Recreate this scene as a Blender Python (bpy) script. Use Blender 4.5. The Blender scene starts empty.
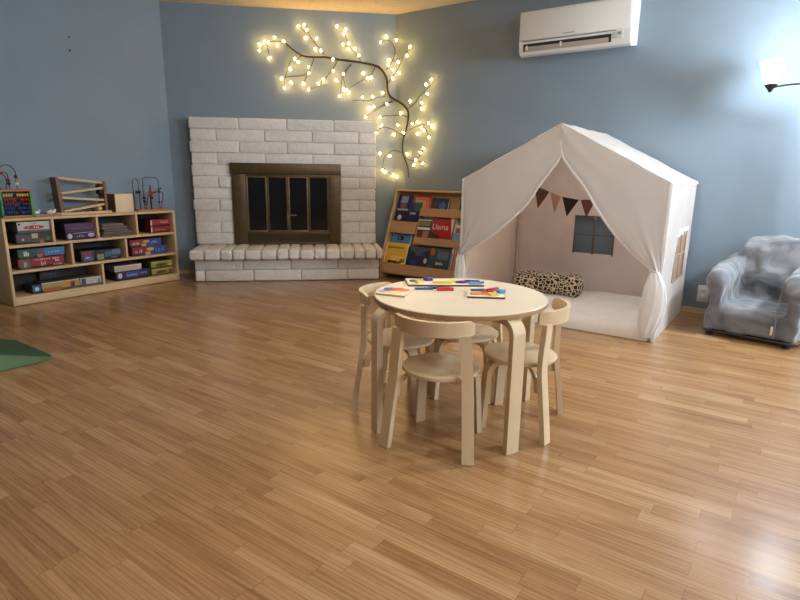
import bpy, bmesh, math, random
from mathutils import Vector, Matrix
R_=random.Random(7)
SC=bpy.context.scene; COL=SC.collection
# ---------------------------------------------------------------- frames of the room
H=1.0
UA=math.radians(55.07); DA=math.radians(8.4)
U=Vector((math.cos(UA),math.sin(UA),0)); W=Vector((-math.sin(UA),math.cos(UA),0))
D=Vector((math.cos(DA),math.sin(DA),0)); N=Vector((-D.y,D.x,0))
FR={'R':(-W,U),'L':(U,W),'D':(D,N),'O':(Vector((1,0,0)),Vector((0,1,0)))}
U_WALL=4.60; W_WALL=4.84; N_WALL=5.61; CEIL=2.44
# ---------------------------------------------------------------- materials
MATS={}
def lin(c): return tuple(((v/12.92) if v<=.04045 else ((v+.055)/1.055)**2.4) for v in c)
def rgb(r,g,b): return lin((r/255,g/255,b/255))
def newmat(name):
    m=bpy.data.materials.new(name); m.use_nodes=True
    nt=m.node_tree; b=nt.nodes['Principled BSDF']; return m,nt,b
def pm(name,col,rough=.6,var=.08,scale=20,bump=0,bscale=60,metal=0,spec=.5,stretch=None,sheen=0):
    if name in MATS: return MATS[name]
    m,nt,b=newmat(name); L=nt.links
    tc=nt.nodes.new('ShaderNodeTexCoord'); mp=nt.nodes.new('ShaderNodeMapping'); L.new(tc.outputs['Object'],mp.inputs['Vector'])
    if stretch: mp.inputs['Scale'].default_value=stretch
    n=nt.nodes.new('ShaderNodeTexNoise'); n.inputs['Scale'].default_value=scale; n.inputs['Detail'].default_value=4
    L.new(mp.outputs[0],n.inputs['Vector'])
    r=nt.nodes.new('ShaderNodeValToRGB'); r.color_ramp.elements[0].position=.3; r.color_ramp.elements[1].position=.7
    lo=[max(0,c*(1-var)) for c in col]; hi=[min(1,c*(1+var)) for c in col]
    r.color_ramp.elements[0].color=(*lo,1); r.color_ramp.elements[1].color=(*hi,1)
    L.new(n.outputs['Fac'],r.inputs['Fac']); L.new(r.outputs['Color'],b.inputs['Base Color'])
    b.inputs['Roughness'].default_value=rough; b.inputs['Metallic'].default_value=metal
    b.inputs['Specular IOR Level'].default_value=spec
    if sheen: b.inputs['Sheen Weight'].default_value=sheen
    if bump:
        n2=nt.nodes.new('ShaderNodeTexNoise'); n2.inputs['Scale'].default_value=bscale; n2.inputs['Detail'].default_value=5
        L.new(mp.outputs[0],n2.inputs['Vector'])
        bp=nt.nodes.new('ShaderNodeBump'); bp.inputs['Strength'].default_value=bump; bp.inputs['Distance'].default_value=.01
        L.new(n2.outputs['Fac'],bp.inputs['Height']); L.new(bp.outputs[0],b.inputs['Normal'])
    MATS[name]=m; return m
def emat(name,col,strength,base=None):
    if name in MATS: return MATS[name]
    m,nt,b=newmat(name)
    n=nt.nodes.new('ShaderNodeTexNoise'); n.inputs['Scale'].default_value=3
    b.inputs['Base Color'].default_value=(*(base or col),1)
    b.inputs['Emission Color'].default_value=(*col,1); b.inputs['Emission Strength'].default_value=strength
    MATS[name]=m; return m
def fabric(name,col,transl=.35,var=.05,scale=6,bump=.25,bscale=14):
    m=pm(name,col,.9,var,scale,bump,bscale,spec=.1)
    nt=m.node_tree; L=nt.links; b=nt.nodes['Principled BSDF']; out=nt.nodes['Material Output']
    t=nt.nodes.new('ShaderNodeBsdfTranslucent'); t.inputs['Color'].default_value=(*col,1)
    mx=nt.nodes.new('ShaderNodeMixShader'); mx.inputs[0].default_value=transl
    L.new(b.outputs[0],mx.inputs[1]); L.new(t.outputs[0],mx.inputs[2]); L.new(mx.outputs[0],out.inputs['Surface'])
    return m
def mathn(nt,op,a,b=None):
    n=nt.nodes.new('ShaderNodeMath'); n.operation=op
    for i,v in enumerate((a,b)):
        if v is None: continue
        if isinstance(v,(int,float)): n.inputs[i].default_value=v
        else: nt.links.new(v,n.inputs[i])
    return n.outputs[0]
def floor_mat():
    m,nt,b=newmat('oak laminate strips'); L=nt.links
    tc=nt.nodes.new('ShaderNodeTexCoord')
    def dot(v):
        n=nt.nodes.new('ShaderNodeVectorMath'); n.operation='DOT_PRODUCT'; L.new(tc.outputs['Object'],n.inputs[0]); n.inputs[1].default_value=v; return n.outputs['Value']
    x=dot(tuple(W)); y=dot(tuple(U))
    PH=.0575; PL=.44
    yr=mathn(nt,'DIVIDE',y,PH); row=mathn(nt,'FLOOR',yr); fy=mathn(nt,'SUBTRACT',yr,row)
    wn=nt.nodes.new('ShaderNodeTexWhiteNoise'); wn.noise_dimensions='1D'; L.new(row,wn.inputs['W'])
    xr=mathn(nt,'ADD',mathn(nt,'DIVIDE',x,PL),mathn(nt,'MULTIPLY',wn.outputs['Value'],7.3)); colm=mathn(nt,'FLOOR',xr); fx=mathn(nt,'SUBTRACT',xr,colm)
    cv=nt.nodes.new('ShaderNodeCombineXYZ'); L.new(row,cv.inputs[0]); L.new(colm,cv.inputs[1])
    w2=nt.nodes.new('ShaderNodeTexWhiteNoise'); w2.noise_dimensions='2D'; L.new(cv.outputs[0],w2.inputs['Vector'])
    ramp=nt.nodes.new('ShaderNodeValToRGB'); cr=ramp.color_ramp
    cols=[(0,rgb(161,121,81)),(.25,rgb(167,127,86)),(.6,rgb(172,132,90)),(.85,rgb(176,137,95)),(1,rgb(185,148,106))]
    cr.elements[0].position=0; cr.elements[0].color=(*cols[0][1],1); cr.elements[1].position=1; cr.elements[1].color=(*cols[-1][1],1)
    for p,c in cols[1:-1]:
        e=cr.elements.new(p); e.color=(*c,1)
    L.new(w2.outputs['Value'],ramp.inputs['Fac'])
    # grain, stretched along the strip and shifted per strip
    gv=nt.nodes.new('ShaderNodeCombineXYZ')
    L.new(mathn(nt,'ADD',mathn(nt,'MULTIPLY',x,2.0),mathn(nt,'MULTIPLY',w2.outputs['Value'],37)),gv.inputs[0])
    L.new(mathn(nt,'ADD',mathn(nt,'MULTIPLY',y,27),mathn(nt,'MULTIPLY',w2.outputs['Value'],91)),gv.inputs[1])
    g=nt.nodes.new('ShaderNodeTexNoise'); g.inputs['Scale'].default_value=1; g.inputs['Detail'].default_value=6; g.inputs['Roughness'].default_value=.65; g.inputs['Distortion'].default_value=.6
    L.new(gv.outputs[0],g.inputs['Vector'])
    wv=nt.nodes.new('ShaderNodeTexWave'); wv.wave_type='BANDS'; wv.bands_direction='Y'; wv.inputs['Scale'].default_value=.8; wv.inputs['Distortion'].default_value=9; wv.inputs['Detail'].default_value=2; wv.inputs['Detail Scale'].default_value=.8
    L.new(gv.outputs[0],wv.inputs['Vector'])
    gr=nt.nodes.new('ShaderNodeValToRGB'); gr.color_ramp.elements[0].position=.36; gr.color_ramp.elements[0].color=(.68,.61,.54,1); gr.color_ramp.elements[1].position=.56; gr.color_ramp.elements[1].color=(1.05,1.05,1.05,1)
    L.new(g.outputs['Fac'],gr.inputs['Fac'])
    wr=nt.nodes.new('ShaderNodeValToRGB'); wr.color_ramp.elements[0].position=0; wr.color_ramp.elements[0].color=(.74,.68,.62,1); wr.color_ramp.elements[1].position=.35; wr.color_ramp.elements[1].color=(1,1,1,1)
    L.new(wv.outputs['Fac'],wr.inputs['Fac'])
    def mul(a,c,f=1):
        n=nt.nodes.new('ShaderNodeMixRGB'); n.blend_type='MULTIPLY'; n.inputs[0].default_value=f; L.new(a,n.inputs[1]); L.new(c,n.inputs[2]); return n.outputs[0]
    c=mul(mul(ramp.outputs[0],gr.outputs[0],.8),wr.outputs[0],.7)
    # seams
    ey=mathn(nt,'MINIMUM',fy,mathn(nt,'SUBTRACT',1,fy)); ex=mathn(nt,'MINIMUM',fx,mathn(nt,'SUBTRACT',1,fx))
    s=mathn(nt,'MINIMUM',mathn(nt,'DIVIDE',ey,.03),mathn(nt,'DIVIDE',ex,.005)); s=mathn(nt,'MINIMUM',s,1)
    sr=nt.nodes.new('ShaderNodeValToRGB'); sr.color_ramp.elements[0].color=(.68,.63,.58,1); sr.color_ramp.elements[1].color=(1,1,1,1); L.new(s,sr.inputs['Fac'])
    c=mul(c,sr.outputs[0],.8)
    L.new(c,b.inputs['Base Color'])
    b.inputs['Roughness'].default_value=.36; b.inputs['Specular IOR Level'].default_value=.55
    rr=nt.nodes.new('ShaderNodeMapRange'); rr.inputs['To Min'].default_value=.16; rr.inputs['To Max'].default_value=.28; L.new(g.outputs['Fac'],rr.inputs['Value']); L.new(rr.outputs[0],b.inputs['Roughness'])
    bp=nt.nodes.new('ShaderNodeBump'); bp.inputs['Strength'].default_value=.08; bp.inputs['Distance'].default_value=.004; L.new(g.outputs['Fac'],bp.inputs['Height']); L.new(bp.outputs[0],b.inputs['Normal'])
    return m
def leopard_mat():
    m,nt,b=newmat('leopard print plush'); L=nt.links
    tc=nt.nodes.new('ShaderNodeTexCoord')
    n=nt.nodes.new('ShaderNodeTexNoise'); n.inputs['Scale'].default_value=30; L.new(tc.outputs['Object'],n.inputs['Vector'])
    ad=nt.nodes.new('ShaderNodeVectorMath'); ad.operation='MULTIPLY_ADD'; L.new(n.outputs['Color'],ad.inputs[0]); ad.inputs[1].default_value=(.025,.025,.025); L.new(tc.outputs['Object'],ad.inputs[2])
    v=nt.nodes.new('ShaderNodeTexVoronoi'); v.feature='DISTANCE_TO_EDGE'; v.inputs['Scale'].default_value=36; L.new(ad.outputs[0],v.inputs['Vector'])
    r=nt.nodes.new('ShaderNodeValToRGB'); r.color_ramp.interpolation='CONSTANT'; e=r.color_ramp.elements
    e[0].position=0; e[0].color=(*rgb(206,184,152),1); e[1].position=.10; e[1].color=(*rgb(26,20,18),1)
    x=e.new(.5); x.color=(*rgb(110,76,48),1)
    L.new(v.outputs['Distance'],r.inputs['Fac']); L.new(r.outputs[0],b.inputs['Base Color']); b.inputs['Roughness'].default_value=.9; b.inputs['Sheen Weight'].default_value=.2
    return m
def velour():
    m,nt,b=newmat('grey velour slipcover'); L=nt.links
    tc=nt.nodes.new('ShaderNodeTexCoord'); mp=nt.nodes.new('ShaderNodeMapping'); mp.inputs['Rotation'].default_value=(.5,.4,.7); mp.inputs['Scale'].default_value=(3.5,14,5); L.new(tc.outputs['Object'],mp.inputs['Vector'])
    n=nt.nodes.new('ShaderNodeTexNoise'); n.inputs['Scale'].default_value=1; n.inputs['Detail'].default_value=4; n.inputs['Distortion'].default_value=.8; L.new(mp.outputs[0],n.inputs['Vector'])
    r=nt.nodes.new('ShaderNodeValToRGB'); r.color_ramp.elements[0].position=.35; r.color_ramp.elements[0].color=(*rgb(92,94,100),1); r.color_ramp.elements[1].position=.68; r.color_ramp.elements[1].color=(*rgb(146,148,154),1)
    L.new(n.outputs['Fac'],r.inputs['Fac']); L.new(r.outputs[0],b.inputs['Base Color'])
    bp=nt.nodes.new('ShaderNodeBump'); bp.inputs['Strength'].default_value=.75; bp.inputs['Distance'].default_value=.03; L.new(n.outputs['Fac'],bp.inputs['Height']); L.new(bp.outputs[0],b.inputs['Normal'])
    b.inputs['Roughness'].default_value=.85; b.inputs['Sheen Weight'].default_value=.4; b.inputs['Specular IOR Level'].default_value=.15
    return m
# ---------------------------------------------------------------- mesh builder
class MB:
    def __init__(s,off=(0,0,0)): s.bm=bmesh.new(); s.o=Vector(off)
    def _v(s,p): return s.bm.verts.new(Vector(p)-s.o)
    def box(s,a,b,bev=0,seg=2,M=None,jit=0):
        a=Vector(a);b=Vector(b); c=(a+b)/2; d=b-a
        r=bmesh.ops.create_cube(s.bm,size=1)
        vs=r['verts']
        for v in vs: v.co=Vector((v.co.x*d.x,v.co.y*d.y,v.co.z*d.z))
        if bev:
            es=list({e for v in vs for e in v.link_edges})
            k=bmesh.ops.bevel(s.bm,geom=es+vs,offset=min(bev,.49*min(abs(d.x),abs(d.y),abs(d.z))),segments=seg,affect='EDGES',profile=.5)
            vs=list({v for f in k['faces'] for v in f.verts}|{v for v in vs if v.is_valid})
        for v in vs:
            if jit: v.co+=Vector((R_.uniform(-jit,jit),R_.uniform(-jit,jit),R_.uniform(-jit,jit)))
            v.co=v.co+c
            if M is not None: v.co=M@v.co
            v.co-=s.o
        return vs
    def poly(s,pts):
        return s.bm.faces.new([s._v(p) for p in pts])
    def prism(s,pts,vec):
        vec=Vector(vec); A=[s._v(p) for p in pts]; B=[s._v(Vector(p)+vec) for p in pts]
        n=len(pts); s.bm.faces.new(A[::-1]); s.bm.faces.new(B)
        for i in range(n): s.bm.faces.new((A[i],A[(i+1)%n],B[(i+1)%n],B[i]))
    def grid(s,rows,closed=False):
        V=[[s._v(p) for p in r] for r in rows]
        for i in range(len(V)-1):
            m=len(V[0]); 
            for j in range(m if closed else m-1):
                k=(j+1)%m
                try: s.bm.faces.new((V[i][j],V[i][k],V[i+1][k],V[i+1][j]))
                except ValueError: pass
        return V
    def lathe(s,prof,c=(0,0,0),n=24,sx=1,sy=1):
        c=Vector(c); rows=[]
        for r,z in prof:
            rows.append([c+Vector((r*sx*math.cos(2*math.pi*k/n),r*sy*math.sin(2*math.pi*k/n),z)) for k in range(n)])
        V=s.grid(rows,True)
        for row,fl in ((V[0],True),(V[-1],False)):
            try: s.bm.faces.new(row[::-1] if fl else row)
            except ValueError: pass
    def tube(s,pts,r,n=8,cap=True):
        pts=[Vector(p) for p in pts]; rr=r if isinstance(r,(list,tuple)) else [r]*len(pts)
        rows=[]; up=None
        for i,p in enumerate(pts):
            t=(pts[min(i+1,len(pts)-1)]-pts[max(i-1,0)]).normalized()
            if up is None: up=Vector((0,0,1)) if abs(t.z)<.9 else Vector((1,0,0))
            a=t.cross(up); 
            if a.length<1e-4: a=t.cross(Vector((0,1,0)))
            a.normalize(); b=a.cross(t).normalized(); up=b
            rows.append([p+(a*math.cos(2*math.pi*k/n)+b*math.sin(2*math.pi*k/n))*rr[i] for k in range(n)])
        V=s.grid(rows,True)
        if cap: s.bm.faces.new(V[0][::-1]); s.bm.faces.new(V[-1])
    def sweep(s,pts,side,hw,ht):
        # rectangular strip: path pts, width along fixed 'side', thickness perpendicular
        pts=[Vector(p) for p in pts]; side=Vector(side).normalized(); rows=[]
        for i,p in enumerate(pts):
            t=(pts[min(i+1,len(pts)-1)]-pts[max(i-1,0)]).normalized(); nn=t.cross(side).normalized()
            rows.append([p+side*hw+nn*ht,p-side*hw+nn*ht,p-side*hw-nn*ht,p+side*hw-nn*ht])
        V=s.grid(rows,True); s.bm.faces.new(V[0][::-1]); s.bm.faces.new(V[-1])
    def ball(s,c,r,seg=12,ring=8,sc=(1,1,1)):
        k=bmesh.ops.create_uvsphere(s.bm,u_segments=seg,v_segments=ring,radius=r)
        for v in k['verts']: v.co=Vector((v.co.x*sc[0],v.co.y*sc[1],v.co.z*sc[2]))+Vector(c)-s.o
    def build(s,name,mat,parent=None,ang=35,flat=False):
        bmesh.ops.recalc_face_normals(s.bm,faces=s.bm.faces[:])
        me=bpy.data.meshes.new(name); s.bm.to_mesh(me); s.bm.free()
        if not flat:
            for p in me.polygons: p.use_smooth=True
            me.set_sharp_from_angle(angle=math.radians(ang))
        if mat: me.materials.append(mat)
        o=bpy.data.objects.new(name,me); COL.objects.link(o)
        if parent: o.parent=parent
        return o
def tag(o,label,cat,group=None):
    o['label']=label; o['category']=cat
    if group: o['group']=group
    return o
def place(o,fr,x,y,z=0,rz=0):
    ex,ey=FR[fr]; o.location=ex*x+ey*y+Vector((0,0,z)); o.rotation_euler=(0,0,math.atan2(ex.y,ex.x)+rz); return o
def thing(name,label,cat,fr='O',loc=(0,0,0),rz=0,group=None):
    o=bpy.data.objects.new(name,None); COL.objects.link(o); o.empty_display_size=.1
    place(o,fr,loc[0],loc[1],loc[2],rz); return tag(o,label,cat,group)
def struct(name,mb,mat,fr='O',parent=None,flat=True):
    o=mb.build(name,mat,parent,flat=flat)
    if not parent:
        o['kind']='structure'; place(o,fr,0,0,0)
    return o
def copy_tree(root):
    r=root.copy(); COL.objects.link(r)
    for ch in list(root.children):
        c=ch.copy(); COL.objects.link(c); c.parent=r
        for g in ch.children:
            d=g.copy(); COL.objects.link(d); d.parent=c
    return r
def bez(p0,p1,p2,n=8):
    p0,p1,p2=Vector(p0),Vector(p1),Vector(p2); return [p0*(1-t)**2+p1*2*t*(1-t)+p2*t*t for t in [i/n for i in range(n+1)]]
def text(parent,name,body,size,mat,loc,rot=(0,0,0),ext=.0006,align='CENTER'):
    cu=bpy.data.curves.new(name,'FONT'); cu.body=body; cu.size=size; cu.extrude=ext; cu.align_x=align; cu.align_y='CENTER'
    to=bpy.data.objects.new(name,cu); COL.objects.link(to)
    me=bpy.data.meshes.new_from_object(to.evaluated_get(bpy.context.evaluated_depsgraph_get()))
    bpy.data.objects.remove(to); bpy.data.curves.remove(cu)
    me.materials.clear(); me.materials.append(mat)
    o=bpy.data.objects.new(name,me); COL.objects.link(o); o.parent=parent; o.location=loc; o.rotation_euler=rot
    return o
# ---------------------------------------------------------------- camera
P=.227; RO=-.014; F=553.4
c,s=math.cos(P),math.sin(P); M0=Matrix(((1,0,0),(0,s,c),(0,c,-s)))
cr_,sr_=math.cos(RO),math.sin(RO); MC=Matrix(((cr_,-sr_,0),(sr_,cr_,0),(0,0,1)))@M0
rt,up,fw=MC[0],MC[1],MC[2]
cam=bpy.data.cameras.new('camera'); co=bpy.data.objects.new('camera',cam); COL.objects.link(co)
mw=Matrix((( rt[0],up[0],-fw[0],0),(rt[1],up[1],-fw[1],0),(rt[2],up[2],-fw[2],H),(0,0,0,1))); co.matrix_world=mw
cam.sensor_width=36; cam.sensor_fit='HORIZONTAL'; cam.lens=F/800*36; cam.clip_start=.05
SC.camera=co
SC.view_settings.view_transform='Standard'; SC.view_settings.look='None'; SC.view_settings.exposure=0
# ---------------------------------------------------------------- shared materials
WALL=pm('blue grey wall paint',rgb(132,147,160),.85,.03,3,.12,90,spec=.2)
CEILM=pm('popcorn ceiling',rgb(222,210,186),.95,.1,60,.9,120,spec=.1)
FLOORM=floor_mat()
BIRCH=pm('birch plywood',rgb(214,190,156),.42,.07,6,.04,40,stretch=(1,1,.12))
BIRCHTOP=pm('birch veneer top',rgb(226,212,190),.38,.05,5,.03,40,stretch=(.2,1,1))
BIRCHEDGE=pm('birch ply edge',rgb(164,128,90),.55,.12,30)
SHELFW=pm('maple shelf wood',rgb(200,170,128),.5,.08,6,.05,40,stretch=(.2,1,1))
SHELFD=pm('shaded shelf back panel',rgb(46,37,30),.7,.1,6)  # darkened to carry the shade inside the shelf
BOOKW=pm('book display wood',rgb(178,140,100),.55,.1,8,.05,30,stretch=(.2,1,1))
WHITEB=pm('white painted slump brick',rgb(220,214,208),.8,.06,26,.7,45,spec=.25)
TRIMW=pm('pale wood trim',rgb(206,176,134),.5,.06,10)
BRASS=pm('antique brass',rgb(92,76,54),.42,.18,12,.05,40,metal=.55)
BRASSL=pm('antique brass edge',rgb(122,106,78),.35,.1,12,metal=.6)
GLASSD=pm('smoked fire glass',(.006,.006,.008),.08,.2,3,spec=.6)
BLACK=pm('black metal',rgb(28,26,26),.5,.15,20)
DARKBOX=pm('near black firebox',(.01,.009,.009),.9,.3,12)  # near-black panel behind the glass doors
ACW=pm('white ac plastic',rgb(222,220,216),.4,.01,5)
ACG=pm('grey ac groove',rgb(140,140,140),.5,.03,5)
ACD=pm('dark ac slot',rgb(34,32,30),.7,.1,5)
ACL=pm('beige ac louver',rgb(170,158,146),.5,.05,5)
CAN=fabric('cotton canvas',rgb(218,212,208),.42)
CANR=fabric('cotton canvas roof',rgb(248,246,245),.5)
PINK=fabric('cotton canvas pink lit',rgb(240,222,212),.45)  # pinkish light inside the tent put into the canvas colour
MATW=pm('white quilted cotton',rgb(234,225,217),.9,.04,9,.35,12,spec=.1)
GREYF=pm('grey velour',rgb(118,120,124),.85,.12,9,.3,22,spec=.15,sheen=.35)
DARKF=pm('dark grey piping',rgb(44,43,44),.85,.1,20)
PLATE=pm('white outlet plastic',rgb(228,226,220),.45,.02,8)
GREENV=pm('green vinyl',rgb(34,72,46),.5,.08,12,.08,40)
TWIG=pm('dark brown twig',rgb(52,38,28),.8,.2,30)
CREAM=pm('cream card',rgb(226,216,196),.7,.04,20)
LEO=leopard_mat()
def flat(nm,r,g,b,rough=.5): return pm(nm,rgb(r,g,b),rough,.06,25)
FILL=33; BACK=54; AMB=.09; SIDE_FILL=215; BULBE=50; KEYLAMP=800; LAMP2=52; LAMP1=14; NAILS=[(2.335,1.899),(2.338,1.998)]
# 98 30
TRUNK=[(-1.095,5.479,2.148),(-1.065,5.483,2.123),(-1.026,5.489,2.092),(-0.986,5.495,2.064),(-0.942,5.501,2.041),(-0.893,5.509,2.033),(-0.841,5.516,2.031),(-0.785,5.525,2.034),(-0.726,5.533,2.036),(-0.668,5.542,2.028),(-0.61,5.55,2.019),(-0.553,5.559,2.016),(-0.493,5.568,2.012),(-0.418,5.579,2.005),(-0.345,5.59,1.996),(-0.288,5.598,1.986),(-0.241,5.605,1.972),(-0.207,5.61,1.948),(-0.181,5.614,1.918),(-0.162,5.617,1.884),(-0.151,5.618,1.848),(-0.15,5.618,1.813),(-0.15,5.618,1.777),(-0.139,5.62,1.74),(-0.119,5.623,1.706),(-0.084,5.628,1.685),(-0.042,5.604,1.662),(-0.0,5.574,1.632),(0.034,5.55,1.599),(0.051,5.539,1.565),(0.057,5.535,1.526),(0.053,5.537,1.477),(0.043,5.544,1.426),(0.03,5.553,1.383),(0.017,5.562,1.339),(0.006,5.57,1.28),(0.001,5.574,1.221),(0.011,5.567,1.174),(0.027,5.556,1.131),(0.044,5.544,1.086),(0.059,5.533,1.042),(0.064,5.529,0.991),(0.066,5.528,0.952)]
TWIGS=[[(-1.081,5.476,2.145),(-1.102,5.473,2.149),(-1.132,5.468,2.152),(-1.165,5.463,2.153),(-1.199,5.458,2.149),(-1.227,5.454,2.142),(-1.251,5.451,2.13),(-1.271,5.448,2.113),(-1.289,5.445,2.093),(-1.307,5.442,2.073),(-1.32,5.441,2.056)],
[(-1.251,5.451,2.13),(-1.245,5.452,2.102),(-1.239,5.453,2.067),(-1.233,5.453,2.038),(-1.229,5.454,2.018)],
[(-0.737,5.527,2.059),(-0.763,5.523,2.09),(-0.796,5.518,2.129),(-0.827,5.513,2.164),(-0.855,5.509,2.197),(-0.876,5.506,2.23),(-0.891,5.504,2.26),(-0.904,5.502,2.283),(-0.913,5.501,2.298)],
[(-0.885,5.505,2.203),(-0.902,5.502,2.229),(-0.924,5.499,2.258),(-0.945,5.496,2.276),(-0.962,5.493,2.287)],
[(-0.942,5.496,2.041),(-0.957,5.494,2.029),(-0.98,5.491,2.013),(-1.011,5.486,2.0),(-1.041,5.482,1.982),(-1.056,5.479,1.956),(-1.068,5.478,1.923),(-1.084,5.475,1.88),(-1.098,5.473,1.835),(-1.105,5.472,1.793),(-1.108,5.472,1.762)],
[(-0.833,5.512,2.019),(-0.841,5.511,1.994),(-0.853,5.51,1.961),(-0.867,5.507,1.93),(-0.885,5.505,1.901),(-0.904,5.502,1.882),(-0.931,5.498,1.868),(-0.973,5.492,1.861),(-1.022,5.485,1.856),(-1.081,5.476,1.846),(-1.128,5.469,1.837)],
[(-0.882,5.505,1.899),(-0.894,5.503,1.873),(-0.909,5.501,1.842),(-0.922,5.499,1.818),(-0.933,5.498,1.8)],
[(-0.616,5.545,2.006),(-0.632,5.542,1.977),(-0.655,5.539,1.939),(-0.677,5.535,1.909),(-0.702,5.532,1.879),(-0.729,5.528,1.848),(-0.757,5.524,1.818),(-0.783,5.52,1.793),(-0.811,5.516,1.772),(-0.849,5.51,1.755),(-0.881,5.505,1.743)],
[(-0.493,5.563,1.982),(-0.514,5.56,1.951),(-0.54,5.556,1.914),(-0.558,5.553,1.891),(-0.571,5.551,1.869),(-0.578,5.55,1.843),(-0.582,5.549,1.81),(-0.588,5.549,1.754),(-0.593,5.548,1.705)],
[(-0.398,5.577,2.015),(-0.423,5.573,2.046),(-0.454,5.568,2.081),(-0.477,5.565,2.105),(-0.495,5.562,2.125),(-0.506,5.561,2.143),(-0.515,5.559,2.163),(-0.53,5.557,2.192),(-0.543,5.555,2.22),(-0.546,5.555,2.238),(-0.545,5.555,2.252),(-0.542,5.555,2.27),(-0.538,5.556,2.285)],
[(-0.509,5.56,2.131),(-0.525,5.558,2.138),(-0.543,5.555,2.145),(-0.556,5.553,2.149),(-0.564,5.552,2.151)],
[(-0.489,5.563,1.975),(-0.512,5.56,1.954),(-0.538,5.556,1.927),(-0.556,5.553,1.904),(-0.566,5.552,1.88),(-0.562,5.552,1.847),(-0.553,5.554,1.814),(-0.545,5.555,1.78),(-0.54,5.556,1.754)],
[(-0.265,5.596,1.977),(-0.274,5.595,1.947),(-0.293,5.592,1.91),(-0.329,5.587,1.88),(-0.371,5.581,1.853),(-0.406,5.575,1.831),(-0.441,5.57,1.811),(-0.481,5.564,1.787),(-0.511,5.56,1.768)],
[(-0.166,5.611,1.941),(-0.15,5.613,1.959),(-0.131,5.616,1.982),(-0.116,5.618,2.004),(-0.103,5.62,2.03),(-0.088,5.622,2.066),(-0.08,5.624,2.104),(-0.084,5.623,2.138),(-0.097,5.621,2.169),(-0.115,5.618,2.193),(-0.14,5.615,2.206),(-0.181,5.609,2.198),(-0.217,5.603,2.186)],
[(-0.136,5.615,1.828),(-0.126,5.617,1.851),(-0.108,5.619,1.883),(-0.081,5.623,1.915),(-0.052,5.604,1.948),(-0.03,5.589,1.993),(-0.011,5.575,2.036),(0.007,5.563,2.063),(0.024,5.552,2.084),(0.046,5.536,2.112),(0.064,5.523,2.134)],
[(-0.103,5.62,2.03),(-0.079,5.623,2.022),(-0.053,5.605,2.015),(-0.039,5.595,2.032),(-0.032,5.59,2.052)],
[(-0.171,5.61,1.705),(-0.21,5.605,1.699),(-0.257,5.598,1.689),(-0.292,5.592,1.673),(-0.328,5.587,1.659),(-0.371,5.581,1.66),(-0.413,5.574,1.663),(-0.454,5.568,1.659),(-0.484,5.564,1.655)],
[(-0.099,5.621,1.666),(-0.123,5.617,1.658),(-0.156,5.612,1.644),(-0.193,5.607,1.626),(-0.228,5.602,1.608),(-0.257,5.597,1.591),(-0.278,5.594,1.579)],
[(-0.091,5.622,1.664),(-0.117,5.618,1.653),(-0.155,5.613,1.636),(-0.199,5.606,1.612),(-0.242,5.6,1.587),(-0.272,5.595,1.571),(-0.298,5.591,1.555),(-0.329,5.587,1.534),(-0.353,5.583,1.516)],
[(0.054,5.531,1.592),(0.082,5.511,1.609),(0.115,5.488,1.633),(0.135,5.474,1.661),(0.152,5.462,1.689),(0.17,5.449,1.707),(0.189,5.436,1.723),(0.215,5.418,1.746),(0.241,5.4,1.77),(0.258,5.388,1.786),(0.277,5.375,1.802),(0.307,5.353,1.83),(0.333,5.335,1.854)],
[(0.146,5.466,1.645),(0.159,5.457,1.631),(0.174,5.447,1.614),(0.177,5.444,1.597),(0.177,5.444,1.584)],
[(0.047,5.535,1.517),(0.016,5.557,1.526),(-0.025,5.585,1.536),(-0.065,5.614,1.535),(-0.106,5.62,1.53),(-0.145,5.614,1.529),(-0.178,5.609,1.528),(-0.198,5.606,1.52),(-0.21,5.604,1.512)],
[(0.01,5.561,1.342),(-0.018,5.581,1.36),(-0.055,5.607,1.383),(-0.088,5.622,1.401),(-0.121,5.618,1.414),(-0.152,5.613,1.424),(-0.185,5.608,1.425),(-0.225,5.602,1.403),(-0.257,5.597,1.38)],
[(0.06,5.526,1.394),(0.083,5.51,1.404),(0.112,5.49,1.415),(0.135,5.474,1.425),(0.158,5.458,1.433),(0.181,5.442,1.438),(0.203,5.426,1.441),(0.229,5.408,1.446),(0.249,5.394,1.45)],
[(0.165,5.453,1.433),(0.191,5.435,1.419),(0.22,5.415,1.396),(0.239,5.401,1.357),(0.252,5.392,1.323)],
[(-0.012,5.576,1.187),(-0.037,5.594,1.198),(-0.07,5.617,1.208),(-0.103,5.62,1.201),(-0.135,5.616,1.186),(-0.158,5.612,1.165),(-0.175,5.61,1.138),(-0.183,5.608,1.102),(-0.186,5.608,1.066),(-0.189,5.608,1.038),(-0.191,5.607,1.018)],
[(-0.118,5.618,1.191),(-0.117,5.618,1.173),(-0.115,5.618,1.155)],
[(0.021,5.553,1.147),(0.041,5.539,1.132),(0.07,5.519,1.116),(0.102,5.497,1.11),(0.133,5.475,1.116),(0.158,5.458,1.139),(0.179,5.443,1.17),(0.194,5.432,1.2),(0.204,5.426,1.223)],
[(0.133,5.475,1.116),(0.151,5.462,1.109),(0.172,5.448,1.1),(0.187,5.438,1.092),(0.196,5.431,1.085)],
[(-0.174,5.61,1.035),(-0.154,5.613,1.012),(-0.125,5.617,0.987),(-0.086,5.623,0.973),(-0.053,5.605,0.964)]]
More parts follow.
